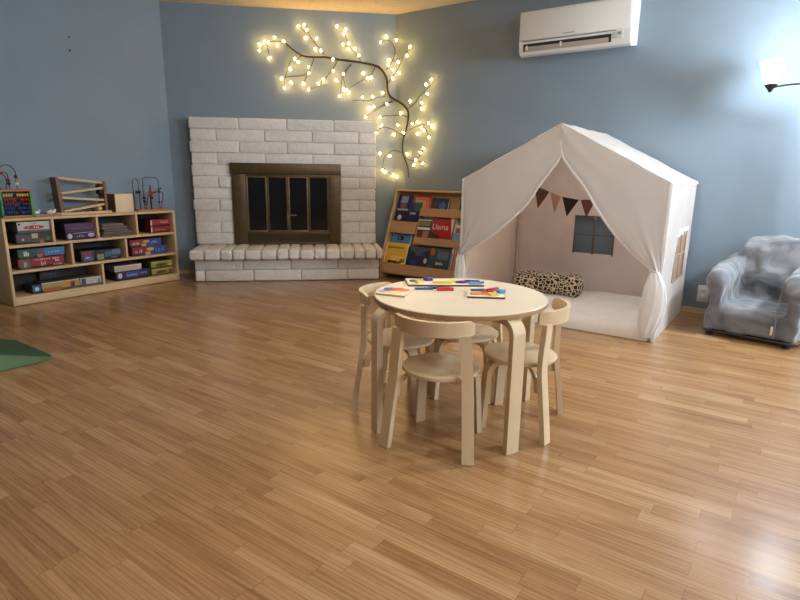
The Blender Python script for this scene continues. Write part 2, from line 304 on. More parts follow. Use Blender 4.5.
BULBS=[(-0.963,5.483,2.289),(-0.911,5.491,2.298),(-0.89,5.494,2.26),(-0.899,5.493,2.196),(-0.801,5.507,2.191),(-0.818,5.505,2.101),(-0.766,5.512,2.088),(-1.315,5.431,2.118),(-1.27,5.438,2.141),(-1.236,5.443,2.143),(-1.176,5.452,2.181),(-1.1,5.463,2.156),(-1.313,5.431,2.062),(-1.227,5.444,2.011),(-1.001,5.478,2.008),(-0.976,5.481,1.98),(-1.126,5.459,1.836),(-1.103,5.462,1.753),(-1.044,5.471,1.799),(-0.931,5.488,1.799),(-0.883,5.495,1.746),(-0.879,5.496,1.943),(-0.88,5.495,1.885),(-0.656,5.529,2.017),(-0.654,5.529,1.916),(-0.747,5.515,1.839),(-0.794,5.508,1.801),(-0.616,5.534,2.303),(-0.632,5.532,1.836),(-0.595,5.537,1.696),(-0.563,5.542,1.757),(-0.562,5.542,1.89),(-1.153,5.455,2.125),(-1.048,5.471,1.922),(-0.537,5.546,2.282),(-0.544,5.545,2.25),(-0.563,5.542,2.149),(-0.512,5.55,2.161),(-0.508,5.55,2.116),(-0.449,5.559,2.119),(-0.416,5.564,2.061),(-0.216,5.593,2.183),(-0.145,5.604,1.989),(-0.101,5.61,1.875),(-0.044,5.587,1.919),(-0.053,5.593,2.012),(-0.102,5.61,1.948),(0.064,5.511,2.131),(0.038,5.529,2.061),(-0.069,5.604,2.205),(-0.131,5.606,2.034),(-0.193,5.597,1.737),(-0.292,5.582,1.7),(-0.384,5.569,1.69),(-0.156,5.602,1.636),(-0.32,5.578,1.597),(-0.278,5.584,1.605),(-0.539,5.546,1.752),(-0.511,5.55,1.733),(-0.377,5.57,1.911),(-0.299,5.581,1.868),(-0.335,5.576,1.866),(0.259,5.375,1.83),(0.22,5.402,1.788),(0.229,5.396,1.707),(0.17,5.437,1.635),(0.073,5.505,1.655),(-0.161,5.602,2.242),(0.169,5.438,1.583),(-0.329,5.577,1.591),(-0.353,5.573,1.515),(-0.217,5.593,1.518),(-0.201,5.596,1.442),(-0.257,5.587,1.374),(-0.087,5.612,1.359),(-0.017,5.568,1.557),(-0.048,5.589,1.444),(-0.216,5.594,1.177),(-0.19,5.597,1.018),(-0.157,5.602,1.003),(-0.083,5.613,0.972),(-0.05,5.591,0.956),(0.041,5.527,1.175),(0.133,5.463,1.119),(0.107,5.481,1.072),(0.196,5.419,1.085),(0.17,5.437,1.185),(0.2,5.416,1.222),(0.09,5.493,1.453),(0.141,5.457,1.463),(0.136,5.461,1.36),(0.188,5.424,1.411),(0.204,5.413,1.388),(0.244,5.386,1.449),(0.267,5.37,1.423),(0.251,5.38,1.322),(-0.118,5.608,1.155),(0.018,5.544,1.372)]
# ================================================================ setting
def meet(a,A,b,B):   # 2D point with p.a=A, p.b=B
    det=a.x*b.y-a.y*b.x; return Vector(((A*b.y-B*a.y)/det,(a.x*B-b.x*A)/det,0))
cL=meet(W,W_WALL,N,N_WALL); cR=meet(U,U_WALL,N,N_WALL)
mb=MB(); mb.poly([(-7,-5,0),(9,-5,0),(9,9,0),(-7,9,0)]); struct('floor',mb,FLOORM)
mb=MB(); mb.box((-7,-5,CEIL),(9,9,CEIL+.06)); struct('ceiling',mb,CEILM)
def wallslab(name,p,q,out):
    mb=MB(); a,b=Vector(p),Vector(q); o=out*.1
    mb.prism([a,b,b+o,a+o],(0,0,CEIL)); return struct(name,mb,WALL)
wallslab('wall_left',W*W_WALL-U*3.6,cL,W)
wallslab('wall_fireplace',cL,cR,N)
wallslab('wall_right',cR,U*U_WALL-W*5.2,U)
def base(name,p,q,inn,h=.035,t=.014):
    mb=MB(); a,b=Vector(p),Vector(q); mb.prism([a,b,b+inn*t,a+inn*t],(0,0,h)); return struct(name,mb,TRIMW)
base('baseboard_right',cR-U*0,U*U_WALL-W*5.2,-U)
base('baseboard_left',W*W_WALL-U*3.6,cL,-W)
base('baseboard_fireplace_left',cL,N*N_WALL-D*1.15,-N)
base('baseboard_fireplace_right',N*N_WALL+D*.57,cR,-N)
# two old nails in the left wall
for k,(u,z) in enumerate(NAILS):
    mb=MB(); mb.ball((0,-.002,0),.009 if k==0 else .007,10,6,(1,.5,1)); o=mb.build('wall_nail',BLACK)
    place(o,'L',u,W_WALL,z); tag(o,['dark nail head on left wall, lower and larger of two','dark nail head on left wall, upper and smaller of two'][k],'nail','nails in the left wall')
# ================================================================ fireplace
fp=thing('fireplace','white painted slump brick fireplace with raised hearth and brass framed doors','fireplace','D',(-.3,N_WALL-.01,0))
OF=(-.3,N_WALL-.01,0)
FX0,FX1=-1.156,.556; NF=5.47; ZH=.305; ZT=1.468
BX0,BX1,BZ1=-.80,.21,1.064
mb=MB(OF)
mb.box((FX0+.012,NF+.012,ZH),(BX0+.02,N_WALL-.01,ZT-.01)); mb.box((BX1-.02,NF+.012,ZH),(FX1-.012,N_WALL-.01,ZT-.01)); mb.box((BX0,NF+.012,BZ1-.02),(BX1,N_WALL-.01,ZT-.01))
nc=11; ch=(ZT-ZH)/nc; gap=.005
for i in range(nc):
    z0=ZT-(i+1)*ch; z1=z0+ch
    off=.437 if i%2==0 else .233
    xs=[FX0]; x=FX0+off
    while x<FX1-.04: xs.append(x); x+=.437
    xs.append(FX1)
    for a,b in zip(xs[:-1],xs[1:]):
        segs=[(a,b)]
        if (z0+z1)/2<BZ1:
            segs=[]
            if a<BX0: segs.append((a,min(b,BX0)))
            if b>BX1: segs.append((max(a,BX1),b))
        for p,q in segs:
            if q-p<.03: continue
            e0=R_.uniform(-.006,.006) if p==FX0 else 0; e1=R_.uniform(-.004,.004) if q==FX1 else 0
            f=R_.uniform(-.006,.004)
            mb.box((p+gap/2+e0,NF+f,z0+gap/2),(q-gap/2+e1,N_WALL-.02,z1-gap/2),.012,3,jit=.0016)
mb.build('brick_surround',WHITEB,fp,60)
mb=MB(OF)
HX0,HX1,HN=-1.135,.572,5.16
mb.box((HX0+.03,HN+.02,.002),(HX1-.03,N_WALL-.01,.285))
for row,(z0,z1,off) in enumerate([(.004,.107,.1),(.109,.212,.44)]):
    xs=[HX0+.012]; x=HX0+off
    while x<HX1-.05: xs.append(x); x+=.432
    xs.append(HX1-.012)
    for a,b in zip(xs[:-1],xs[1:]): mb.box((a+.003,HN+R_.uniform(-.004,.004),z0),(b-.003,HN+.4,z1-.003),.01,3,jit=.0012)
mb.build('hearth_base',WHITEB,fp,60)
mb=MB(OF)
x=HX0-.008
while x<HX1+.005:
    w=R_.choice([.1,.105,.13,.14]); q=min(x+w,HX1+.01)
    if HX1+.01-q<.05: q=HX1+.01
    mb.box((x+.002,5.045+R_.uniform(-.012,.008),.214),(q-.002,NF+.06,ZH+R_.uniform(-.006,.003)),.022,4,jit=.0018); x=q
mb.build('hearth_cap',WHITEB,fp,60)
fb=MB(OF); fb.box((BX0+.03,N_WALL-.03,ZH),(BX1-.03,N_WALL-.012,BZ1-.03)); fb.build('firebox',DARKBOX,fp)
fr=MB(OF)
NFf=NF-.022
gx0,gx1,gz0,gz1=-.672,.098,.425,.942
fr.box((BX0,NFf,ZH),(gx0,NF+.02,.965),.004); fr.box((gx1,NFf,ZH),(BX1,NF+.02,.965),.004)
fr.box((gx0,NFf+.004,gz1),(gx1,NF+.02,.965),.002); fr.box((gx0,NFf,ZH),(gx1,NF+.02,ZH+.02),.002); fr.box((gx0,NFf+.002,.405),(gx1,NF+.02,gz0),.002)
doorframe=fr.build('door_frame',BRASS,fp)
mb=MB(OF); mb.box((BX0-.008,NFf-.014,.967),(BX1+.006,NF+.02,BZ1+.002),.005); mb.build('frame_header',BRASS,fp)
mb=MB(OF); mb.box((gx0,NF,ZH+.02),(gx1,NF+.004,.405))
v=mb.build('vent_backing',BLACK,fp)
mb=MB(OF)
for k in range(4): mb.box((gx0+.005,NFf+.004,ZH+.03+k*.02),(gx1-.005,NFf+.012,ZH+.038+k*.02))
for k in range(36): mb.box((gx0+.01+k*.021,NFf+.005,ZH+.022),(gx0+.017+k*.021,NFf+.011,.403))
mb.build('vent_grille',BRASS,fp)
pw=(gx1-gx0)/4
for k in range(4):
    a,b=gx0+k*pw,gx0+(k+1)*pw
    mb=MB(OF); t=.014
    for (p,q) in [((a+.002,gz0),(a+.002+t,gz1)),((b-.002-t,gz0),(b-.002,gz1)),((a+.002,gz0),(b-.002,gz0+t)),((a+.002,gz1-.008),(b-.002,gz1))]:
        mb.box((p[0],NFf+.002,p[1]),(q[0],NFf+.014,q[1]),.002)
    d=mb.build('glass_door',BRASSL if k%2==0 else BRASS,fp)
    mb=MB(OF); mb.box((a+.01,NFf+.008,gz0+.006),(b-.01,NFf+.011,gz1-.006)); mb.build('glass_pane',GLASSD,d)
mb=MB(OF); mb.tube([(-.292,NFf-.012,.50),(-.292,NFf-.022,.56),(-.292,NFf-.012,.60)],.007); mb.tube([(-.27,NFf-.02,.585),(-.21,NFf-.02,.585)],.006); mb.build('door_handle',BRASSL,fp)
# ================================================================ lighted branch on the wall
br=thing('lighted_branch','dark twig branch of warm glowing bulbs arching over the fireplace corner','lighted branch','O',TRUNK[12])
bo=Vector(TRUNK[12])
mb=MB(bo); n=len(TRUNK); mb.tube(TRUNK,[.005+.006*math.sin(math.pi*min(1,(i+2)/n)) for i in range(n)],7); mb.build('main_stem',TWIG,br,60)
for t in TWIGS:
    mb=MB(bo); k=len(t); mb.tube(t,[.0042-.002*i/k for i in range(k)],6); mb.build('twig',TWIG,br,60)
BULB=emat('warm fairy bulb',(1,.60,.17),BULBE)
mb=MB(); mb.ball((0,0,0),.009,10,6); mb.lathe([(.005,-.016),(.006,-.008)],n=8)
b0=mb.build('bulb',BULB,br,60); b0.location=Vector(BULBS[0])-bo
for p in BULBS[1:]:
    o=b0.copy(); COL.objects.link(o); o.parent=br; o.location=Vector(p)-bo+(N if (Vector(p).dot(N)>5.5) else U)*R_.uniform(-.02,.016); o.rotation_euler=(R_.uniform(-1,1),R_.uniform(-1,1),0)
# ================================================================ air conditioner (right wall frame: x=-w, y=u)
ac=thing('air_conditioner','white wall mounted mini split air conditioner high on blue wall','air conditioner','R',(-1.53,U_WALL,1.93))
OA=(-1.53,U_WALL,1.93)
ax0,ax1=-1.95,-1.112
prof=[(U_WALL-.002,1.935),(4.50,1.918),(4.45,1.905),(4.41,1.915),(4.393,1.94),(4.386,1.975),(4.382,2.01),(4.38,2.2),(4.39,2.222),(4.41,2.23),(U_WALL-.002,2.235)]
def profstrip(pr,x0,x1): 
    m=MB(OA); m.prism([(x0,u,z) for u,z in pr],(x1-x0,0,0)); return m
m_=profstrip(prof,ax0,ax1); m_.build('body',ACW,ac,30)
m_=MB(OA); m_.box((ax0+.006,4.374,2.014),(ax1-.006,4.384,2.212),.006,3); m_.build('front_panel',ACW,ac)
m_=MB(OA); m_.box((ax0+.03,4.3765,2.005),(ax1-.1,4.386,2.012),.002); m_.build('panel_groove',ACG,ac)
m_=MB(OA); m_.prism([(ax0+.035,4.3835,1.99),(ax0+.035,4.389,1.94),(ax0+.035,4.41,1.928),(ax0+.035,4.41,1.985)],(.672,0,0)); m_.build('outlet_slot',ACD,ac)
lv=MB(OA); lv.prism([(ax0+.05,4.381,1.968),(ax0+.05,4.379,1.965),(ax0+.05,4.388,1.934),(ax0+.05,4.392,1.934)],(.64,0,0)); lv.build('louver',ACL,ac)
m_=MB(OA); m_.box((ax0+.33,4.377,1.948),(ax0+.345,4.386,1.98),.002); m_.box((ax0+.06,4.377,1.948),(ax0+.075,4.386,1.975),.002); m_.build('louver_pivot',ACW,ac)
m_=MB(OA); m_.box((ax1-.125,4.379,1.955),(ax1-.05,4.388,2.0),.002); m_.build('sensor_panel',pm('ac sensor plastic',rgb(205,203,200),.4,.01,5),ac)
m_=MB(OA); m_.box((ax1-.085,4.3775,1.978),(ax1-.06,4.384,1.996),.001); m_.build('display_window',ACG,ac)
m_=MB(OA)
x=-1.60
for w_ in (.012,.008,.01,.006,.01,.008,.012,.006,.01,.008): m_.box((x,4.3732,2.03),(x+w_*.8,4.3745,2.0365)); x+=w_
m_.build('logo',ACG,ac)
# ================================================================ floor lamp beside the armchair, mostly out of frame; third arm added for light
lx,ly=.36,4.27
lamp=thing('floor_lamp','black floor lamp with curved arms and glowing frosted glass shades at right edge','floor lamp','R',(lx,ly,0)); OL=(lx,ly,0)
m_=MB(OL); m_.lathe([(.13,.001),(.135,.012),(.12,.022),(.03,.034),(.014,.05)],(lx,ly,0),32); m_.build('base',BLACK,lamp)
m_=MB(OL); m_.tube([(lx,ly,.03),(lx,ly,.8),(lx,ly,1.52)],.012,12); m_.ball((lx,ly,1.53),.02); m_.build('pole',BLACK,lamp)
KEYSHADE=emat('frosted lamp glass',(.78,.89,1.0),KEYLAMP,(.9,.9,.9))  # shade of the unseen third arm, added as the key light
SHADE2=emat('frosted lamp glass mid',(.8,.9,1.0),LAMP2,(.9,.9,.9))
SHADE1=emat('frosted lamp glass dim',(.84,.92,1.0),LAMP1,(.9,.9,.9))
for cx,cy in ((-.225,4.40),(.21,4.22),(.9,3.95)):
    cz=1.555; dx,dy=cx-lx,cy-ly
    m_=MB(OL); m_.tube(bez((lx,ly,1.52),(lx+dx*.3,ly+dy*.3,1.50),(lx+dx*.6,ly+dy*.6,1.556),8)+bez((lx+dx*.6,ly+dy*.6,1.556),(lx+dx*.85,ly+dy*.85,1.573),(cx,cy,1.553),6)[1:],.006,8); m_.build('arm',BLACK,lamp)
    m_=MB(OL); m_.lathe([(.004,-.028),(.013,-.022),(.014,-.012),(.03,.004),(.036,.018),(.034,.022)],(cx,cy,cz),20); m_.build('shade_holder',BLACK,lamp)
    m_=MB(OL); 
    pr=[(.03,.022),(.042,.04),(.055,.08),(.066,.12),(.076,.155),(.073,.156),(.062,.12),(.051,.08),(.038,.04),(.026,.026)]
    m_.lathe(pr,(cx,cy,cz),28); m_.build('glass_shade',SHADE1 if cx<0 else SHADE2 if cx<.5 else KEYSHADE,lamp,60)
# ================================================================ outlet
ot=thing('wall_outlet','white electrical outlet plate low on wall beside grey armchair','outlet','R',(-.46,U_WALL,.15)); OO=(-.46,U_WALL,.15)
m_=MB(OO); m_.box((-.497,U_WALL-.008,.088),(-.422,U_WALL-.0005,.212),.004); m_.build('cover_plate',PLATE,ot)
for z in (.125,.175):
    m_=MB(OO); m_.box((-.477,U_WALL-.011,z-.017),(-.443,U_WALL-.006,z+.017),.006); m_.build('socket',PLATE,ot)
# ================================================================ play tent (frame R: x=-w, y=u)
TU0,TU1=3.56,4.55; TWr,TWl=.59,1.94; TWm=1.262; ZE=.962; ZR=1.312
tent=thing('play_tent','white canvas house shaped play tent with tied back curtains','tent','R',(-1.265,4.05,0)); OT=(-1.265,4.05,0)
BACKC=fabric('cotton canvas back',rgb(240,222,212),.12)  # back wall, tinted with the same pinkish inner light
POLE=pm('pale pine pole',rgb(206,186,160),.6,.06,12)
def tube(name,p,q,r=.011,mat=POLE):
    m_=MB(OT); m_.tube([p,q],r,10); return m_.build(name,mat,tent)
for w_ in (TWr+.02,TWl-.02):
    for u_ in (TU0+.025,TU1-.02): tube('pole',(-w_,u_,.002),(-w_,u_,ZE-.005))
for u_ in (TU0+.025,TU1-.02):
    for w_ in (TWr+.02,TWl-.02): tube('rafter',(-w_,u_,ZE-.012),(-TWm,u_,ZR-.016),.01)
    tube('base_rail',(-TWr-.02,u_,.013),(-TWl+.02,u_,.013),.01)
tube('ridge_pole',(-TWm,TU0+.025,ZR-.018),(-TWm,TU1-.02,ZR-.018))
def wr(a,b,amp): return amp*(math.sin(a*13+b*7)+.6*math.sin(a*29-b*17+1)+.4*math.sin(a*5+b*31))
# roof: two slopes, slightly sagging with a stitched edge
def roof(name,w_e):
    rows=[]
    for i in range(15):
        t=i/14; row=[]
        for j in range(25):
            q=j/24; u_=TU0-.018+(TU1-TU0+.02)*q
            w_=TWm+(w_e-TWm)*t; z=ZR+(ZE-ZR)*t
            z+= -.012*math.sin(math.pi*t)*math.sin(math.pi*q)+wr(t,q,.0022)
            row.append((-w_,u_,z))
        rows.append(row)
    # short hem hanging over the eave
    rows.append([(x+(-.004 if w_e>TWm else .004),y,z-.018+wr(y,.3,.003)) for x,y,z in rows[-1]])
    m_=MB(OT); m_.grid(rows); o=m_.build(name,CANR,tent,80); return o
roof('roof_panel',TWr-.006); roof('roof_panel',TWl+.006)
def sheet(name,rows,mat,th=.002):
    m_=MB(OT); m_.grid(rows); o=m_.build(name,mat,tent,80); return o
# side wall with optional window: grid of quads with a hole
def wall_panel(name,fn,a0,a1,b_of,hole,mat,na=44,nb=40):
    m_=MB(OT); V={}
    as_=sorted(set([a0+(a1-a0)*i/na for i in range(na+1)]+([hole[0],hole[1]] if hole else [])))
    def vert(i,j):
        if (i,j) in V: return V[(i,j)]
        a=as_[i]; top=b_of(a); bs=zs(a); v=m_._v(fn(a,bs[j])); V[(i,j)]=v; return v
    def zs(a):
        top=b_of(a)
        if not hole: return [top*k/nb for k in range(nb+1)]
        h0,h1=hole[2],hole[3]; k0=max(2,int(nb*h0/top)); k1=max(2,int(nb*(h1-h0)/.96)); 
        k0,k1,k2=14,14,14
        return [h0*k/k0 for k in range(k0)]+[h0+(h1-h0)*k/k1 for k in range(k1)]+[h1+(top-h1)*k/k2 for k in range(k2+1)]
    nz=len(zs(as_[0]))
    for i in range(len(as_)-1):
        for j in range(nz-1):
            if hole:
                am=(as_[i]+as_[i+1])/2
                if hole[0]<am<hole[1] and 14<=j<28: continue
            m_.bm.faces.new((vert(i,j),vert(i+1,j),vert(i+1,j+1),vert(i,j+1)))
    o=m_.build(name,mat,tent,80); return o
gable=lambda w_: ZR-.01-(ZR-ZE)*abs(w_-TWm)/(TWl-TWm if w_>TWm else TWm-TWr)
wall_panel('side_wall',lambda u_,z:(-TWr-wr(u_*.4,z*.5,.005)*math.sin(math.pi*min(1,z)),u_,z+.004),TU0,TU1,lambda a:ZE-.006,(3.965,4.34,.315,.655),CAN)
wall_panel('side_wall',lambda u_,z:(-TWl+wr(u_*.4,z*.5,.005),u_,z+.004),TU0,TU1,lambda a:ZE-.006,None,PINK)
wall_panel('back_wall',lambda w_,z:(-w_,TU1+wr(w_*.5,z*.5,.005),z+.004),TWr,TWl,gable,(1.128,1.435,.375,.675),BACKC)
# window bars and trims
BARB=flat('brown window tape',120,100,92,.8); BART=flat('tan window tape',176,150,132,.8)
def bars(p,mat,rects):
    for r in rects:
        m_=MB(OT); m_.box(*r,.002); m_.build('window_bar',mat,tent)
y0=TU1-.012; y1=TU1-.004
bars(None,BARB,[((-1.29,y0,.372),(-1.272,y1,.678)),((-1.438,y0,.52),(-1.125,y1,.536)),((-1.443,y0,.37),(-1.432,y1,.68)),((-1.131,y0,.37),(-1.12,y1,.68)),((-1.44,y0,.668),(-1.124,y1,.68))])
x0,x1=-TWr+.001,-TWr+.007
bars(None,BART,[((x0,4.145,.315),(x1,4.162,.655)),((x0,3.965,.478),(x1,4.34,.492)),((x0,3.957,.312),(x1,3.968,.66)),((x0,4.337,.312),(x1,4.348,.66)),((x0,3.957,.648),(x1,4.348,.66)),((x0,3.957,.31),(x1,4.348,.322))])
rows=[[(x1+.004+.006*math.sin(u_*60),u_,.665-d+.012*math.sin(u_*47)*(d>0)) for u_ in [3.95+.41*k/30 for k in range(31)]] for d in (0,.02,.04)]
sheet('window_valance',rows,CANR)
MESHW=fabric('tan mesh window',rgb(190,160,140),.5)
m_=MB(OT); m_.poly([(-TWr-.004,3.965,.315),(-TWr-.004,4.34,.315),(-TWr-.004,4.34,.655),(-TWr-.004,3.965,.655)]); m_.build('window_pane',MESHW,tent,flat=True)
# front curtains: outer edge follows rafter and corner pole, inner edge follows the photo's swag
def lerp_path(pts,t):
    ds=[0]
    for a,b in zip(pts[:-1],pts[1:]): ds.append(ds[-1]+math.dist(a,b))
    q=t*ds[-1]
    for k in range(len(pts)-1):
        if q<=ds[k+1]+1e-9:
            f=(q-ds[k])/max(1e-9,ds[k+1]-ds[k]); return tuple(pts[k][i]+(pts[k+1][i]-pts[k][i])*f for i in (0,1))
    return pts[-1]
def smooth_path(pts,n=40):
    out=[]
    for i in range(len(pts)-1):
        p0,p1,p2,p3=pts[max(i-1,0)],pts[i],pts[i+1],pts[min(i+2,len(pts)-1)]
        for k in range(6):
            t=k/6; out.append(tuple(.5*(2*p1[d]+(p2[d]-p0[d])*t+(2*p0[d]-5*p1[d]+4*p2[d]-p3[d])*t*t+(3*p1[d]-p0[d]-3*p2[d]+p3[d])*t**3) for d in (0,1)))
    out.append(pts[-1]); return out
INL=smooth_path([(1.256,1.29),(1.257,1.12),(1.308,1.03),(1.385,.92),(1.465,.795),(1.56,.70),(1.69,.587),(1.834,.485),(1.93,.415)])
INR=smooth_path([(1.272,1.29),(1.248,1.13),(1.192,1.045),(1.088,.925),(.979,.77),(.856,.624),(.716,.501),(.632,.445)])
OUTL=[(TWm+.002,ZR-.002),(TWl,ZE),(TWl+.004,.42)]; OUTR=[(TWm-.002,ZR-.002),(TWr,ZE),(TWr-.004,.445)]
def curtain(inn,out,ph):
    rows=[]; n=44; m=30
    for i in range(n+1):
        t=i/n; a=lerp_path(out,t); b=lerp_path(inn,t); row=[]
        for j in range(m+1):
            q=j/m
            w_=a[0]+(b[0]-a[0])*q; z=a[1]+(b[1]-a[1])*q
            gather=.3+.9*t
            g2=max(0,(t-.55)/.45)**1.5; fold=(.0008+.006*g2)*math.sin(q*17+ph+2*t)*(q**.6)+.0035*g2*math.sin(q*31+3*t)+.003*math.sin(q*5+t*7+ph)+.0012*math.sin(q*9-t*13+ph)+(.01*math.exp(-((q-1)/.05)**2))
            row.append((-w_,TU0-.012-.02*math.sin(math.pi*q)*t+fold,z))
        rows.append(row)
    return rows
sheet('curtain',curtain(INL,OUTL,.5),CAN); sheet('curtain',curtain(INR,OUTR,1.3),CAN)
# hem roll along the curtain inner edge
for inn in (INL,INR):
    m_=MB(OT); m_.tube([(-w_,TU0-.004-.006*k/len(inn),z) for k,(w_,z) in enumerate(inn)],.008,8); m_.build('curtain_hem',CANR,tent,60)
# gathered lower curtain tails under the ties
def tail(wc,prof,side):
    rows=[]
    for z,a,b,dep in prof:
        row=[]
        for k in range(28):
            th=2*math.pi*k/28
            ww=(a+b)/2+(b-a)/2*math.cos(th)+.006*math.sin(th*7+z*9)*(1 if z>.05 else .6)
            row.append((-ww,TU0-.012+dep*(math.sin(th)*.5-.3)+.006*math.sin(th*9+z*5),z))
        rows.append(row)
    m_=MB(OT); m_.grid(rows,True); return m_.build('curtain_tail',CANR if side else CAN,tent,80)
tail(.60,[(.445,.605,.64,.03),(.42,.588,.648,.045),(.36,.556,.66,.065),(.28,.540,.672,.08),(.20,.542,.68,.085),(.12,.562,.68,.075),(.07,.585,.668,.06),(.035,.60,.655,.045)],1)
tail(1.93,[(.415,1.92,1.955,.03),(.39,1.91,1.965,.045),(.3,1.895,1.97,.06),(.2,1.885,1.975,.07),(.1,1.89,1.97,.06),(.02,1.90,1.965,.05)],1)
for w_,z in ((.628,.445),(1.937,.415)):
    m_=MB(OT); m_.tube([(-w_+.022*math.cos(a),TU0-.018+.024*math.sin(a),z+.004*math.sin(a*2)) for a in [2*math.pi*k/16 for k in range(17)]],.006,6); m_.build('curtain_tie',CANR,tent,60)
# stitched front corner tape of the canvas
for w_ in (TWr,TWl):
    m_=MB(OT); m_.box((-w_-.012,TU0-.016,.004),(-w_+.012,TU0-.006,ZE),.004); m_.build('corner_seam',CANR,tent)
m_=MB(OT); m_.box((-TWr+.003,3.62,.09),(-TWr+.005,3.65,.15)); m_.build('care_tag',ACG,tent)
# mat on the tent floor
mt=thing('padded_mat','puffy white padded mat covering the play tent floor','mat','R',(-1.265,4.05,0))
rows=[]
A0,A1,B0,B1,zt=-1.905,-.625,3.555,4.515,.078
def matz(x,y):
    ex=min(x-A0,A1-x); ey=min(y-B0,B1-y); e=max(0,min(ex,ey)); f=min(1,e/.055); return zt*math.sqrt(max(0,1-(1-f)**2))
m_=MB(OT); nx,ny=60,50
g=[]
ts=lambda n:[.5-.5*math.cos(math.pi*k/n) for k in range(n+1)]
for tx in ts(nx):
    row=[]
    for ty in ts(ny):
        x=A0+(A1-A0)*tx; y=B0+(B1-B0)*ty
        z=matz(x,y); z+= (wr(x*.8,y*.8,.0045)) *(z/zt)
        row.append((x,y,max(.012,z+.012)))
    g.append(row)
m_.grid(g); 
# underside
b_=[(A0,B0),(A1,B0),(A1,B1),(A0,B1)]
m_.poly([(x,y,.003) for x,y in b_])
per=[(p[0],p[1]) for p in [r[0] for r in g]]+[(p[0],p[1]) for p in g[-1][1:]]+[(r[-1][0],r[-1][1]) for r in g[::-1][1:]]+[(p[0],p[1]) for p in g[0][::-1][1:-1]]
m_.grid([[(x,y,.003) for x,y in per],[(x,y,.012) for x,y in per]],True)
m_.build('mat_body',MATW,mt,80)
# leopard bolster
pil=MB()
rows=[]
for i in range(29):
    t=i/28; x=-.28+.56*t; e=min(t,1-t)*2; k=(1-(1-min(1,e*3.2))**2.4)**.5 if e>0 else 0
    k=max(k,.02)
    row=[]
    for j in range(28):
        th=2*math.pi*j/28; ry,rz=.105,.088
        cy=math.copysign(abs(math.cos(th))**.75,math.cos(th)); cz=math.copysign(abs(math.sin(th))**.75,math.sin(th))
        row.append((x,cy*ry*k*(1+.03*math.sin(t*15)),.088+cz*rz*(.25+.75*k)+.004*math.sin(t*21+th)))
    rows.append(row)
V=pil.grid(rows,True); pil.bm.faces.new(V[0][::-1]); pil.bm.faces.new(V[-1])
pl=thing('bolster_pillow','leopard print bolster pillow lying on white mat inside tent','pillow','R',(-1.50,4.165,.08),.08)
pil.build('pillow_body',LEO,pl,80)
# bunting
bt=thing('pennant_bunting','string of brown and beige triangle pennants hung inside tent','bunting','R',(-1.42,4.1,.85)); OBt=(-1.42,4.1,.85)
pts=[(-1.85,.99),(-1.75,.945),(-1.615,.913),(-1.52,.875),(-1.42,.84),(-1.28,.821),(-1.13,.83),(-.95,.87),(-.72,1.0)]
m_=MB(OBt); m_.tube([(x,4.1,z) for x,z in pts],.0028,6); m_.build('string',POLE,bt,60)
def zat(x):
    for (a,za),(b,zb) in zip(pts[:-1],pts[1:]):
        if a<=x<=b: return za+(zb-za)*(x-a)/(b-a)
FL=[(-1.76,-1.66,.15,(176,150,134)),(-1.63,-1.51,-.02,(100,62,44)),(-1.505,-1.42,.005,(186,142,118)),(-1.41,-1.285,-.015,(48,32,30)),(-1.272,-1.165,.0,(118,64,54)),(-1.14,-1.03,0,(92,58,42))]
for k,(a,b,sh,cc) in enumerate(FL):
    if k==0: continue
    ap=((a+b)/2+sh*1.0,.0); z0,z1=zat(a),zat(b)
    m_=MB(OBt); ax=(a+b)/2+sh
    m_.prism([(a,4.097,z0),(b,4.097,z1),(ax,4.088,min(z0,z1)-.125)],(0,.003,0)); o=m_.build('pennant',flat('felt %d %d %d'%cc,*cc,.9),bt,flat=True)
    o['label']='%s felt pennant'%['','brown','beige','dark brown','reddish brown','brown'][k]
# ================================================================ armchair
ar=thing('armchair','small grey slipcovered armchair against blue wall, right edge','armchair','R',(-.135,3.925,0),math.radians(-9.2))
m_=MB()
rb=lambda a,b,bev: m_.box(a,b,bev,4)
rb((-.222,.0,.035),(.262,.58,.185),.03)
m_.box((-.2,.012,.15),(.2,.46,.208),.03,4)
def slab(x0,x1,prof,bev=.0):   # side profile (y,z) extruded across x with rounded ends
    m_.prism([(x0,y,z) for y,z in prof],(x1-x0,0,0))
for xa,xb in ((-.272,-.142),(.152,.275)):
    xc=(xa+xb)/2; hw=(xb-xa)/2
    slab(xa+.036,xb-.012,[(0,.035),(0,.37),(.2,.385),(.58,.43),(.6,.035)])
    for k in range(25):
        y=.035+.5*k/24; m_.ball((xc,y,.362+.05*(k/24)),hw+.010,14,8,(1,.7,1))
    m_.ball((xc,.02,.34),hw,12,8,(1,.35,1.4))
slab(-.165,.205,[(.36,.2),(.40,.5),(.425,.56),(.6,.56),(.6,.1),(.4,.1)])
for k in range(25):
    x=-.10+.245*k/24; m_.ball((x,.505,.545-.0016*abs(k-12)),.085,14,8,(1,.95,1))
m_.ball((-.155,.47,.44),.07,12,8,(1,1,1.3)); m_.ball((.195,.47,.44),.07,12,8,(1,1,1.3))
sl=m_.build('slipcover',velour(),ar,80)
md=sl.modifiers.new('rm','REMESH'); md.mode='VOXEL'; md.voxel_size=.011; md.use_smooth_shade=True
md=sl.modifiers.new('sm','SMOOTH'); md.iterations=14; md.factor=.6
tx=bpy.data.textures.new('folds','CLOUDS'); tx.noise_scale=.14; tx.noise_depth=1
md=sl.modifiers.new('dp','DISPLACE'); md.texture=tx; md.strength=.012; md.mid_level=.5; md.texture_coords='LOCAL'
tx=bpy.data.textures.new('creases','MARBLE'); tx.noise_scale=.13; tx.turbulence=7; tx.noise_depth=0
md=sl.modifiers.new('dp2','DISPLACE'); md.texture=tx; md.strength=.017; md.mid_level=.5; md.texture_coords='LOCAL'
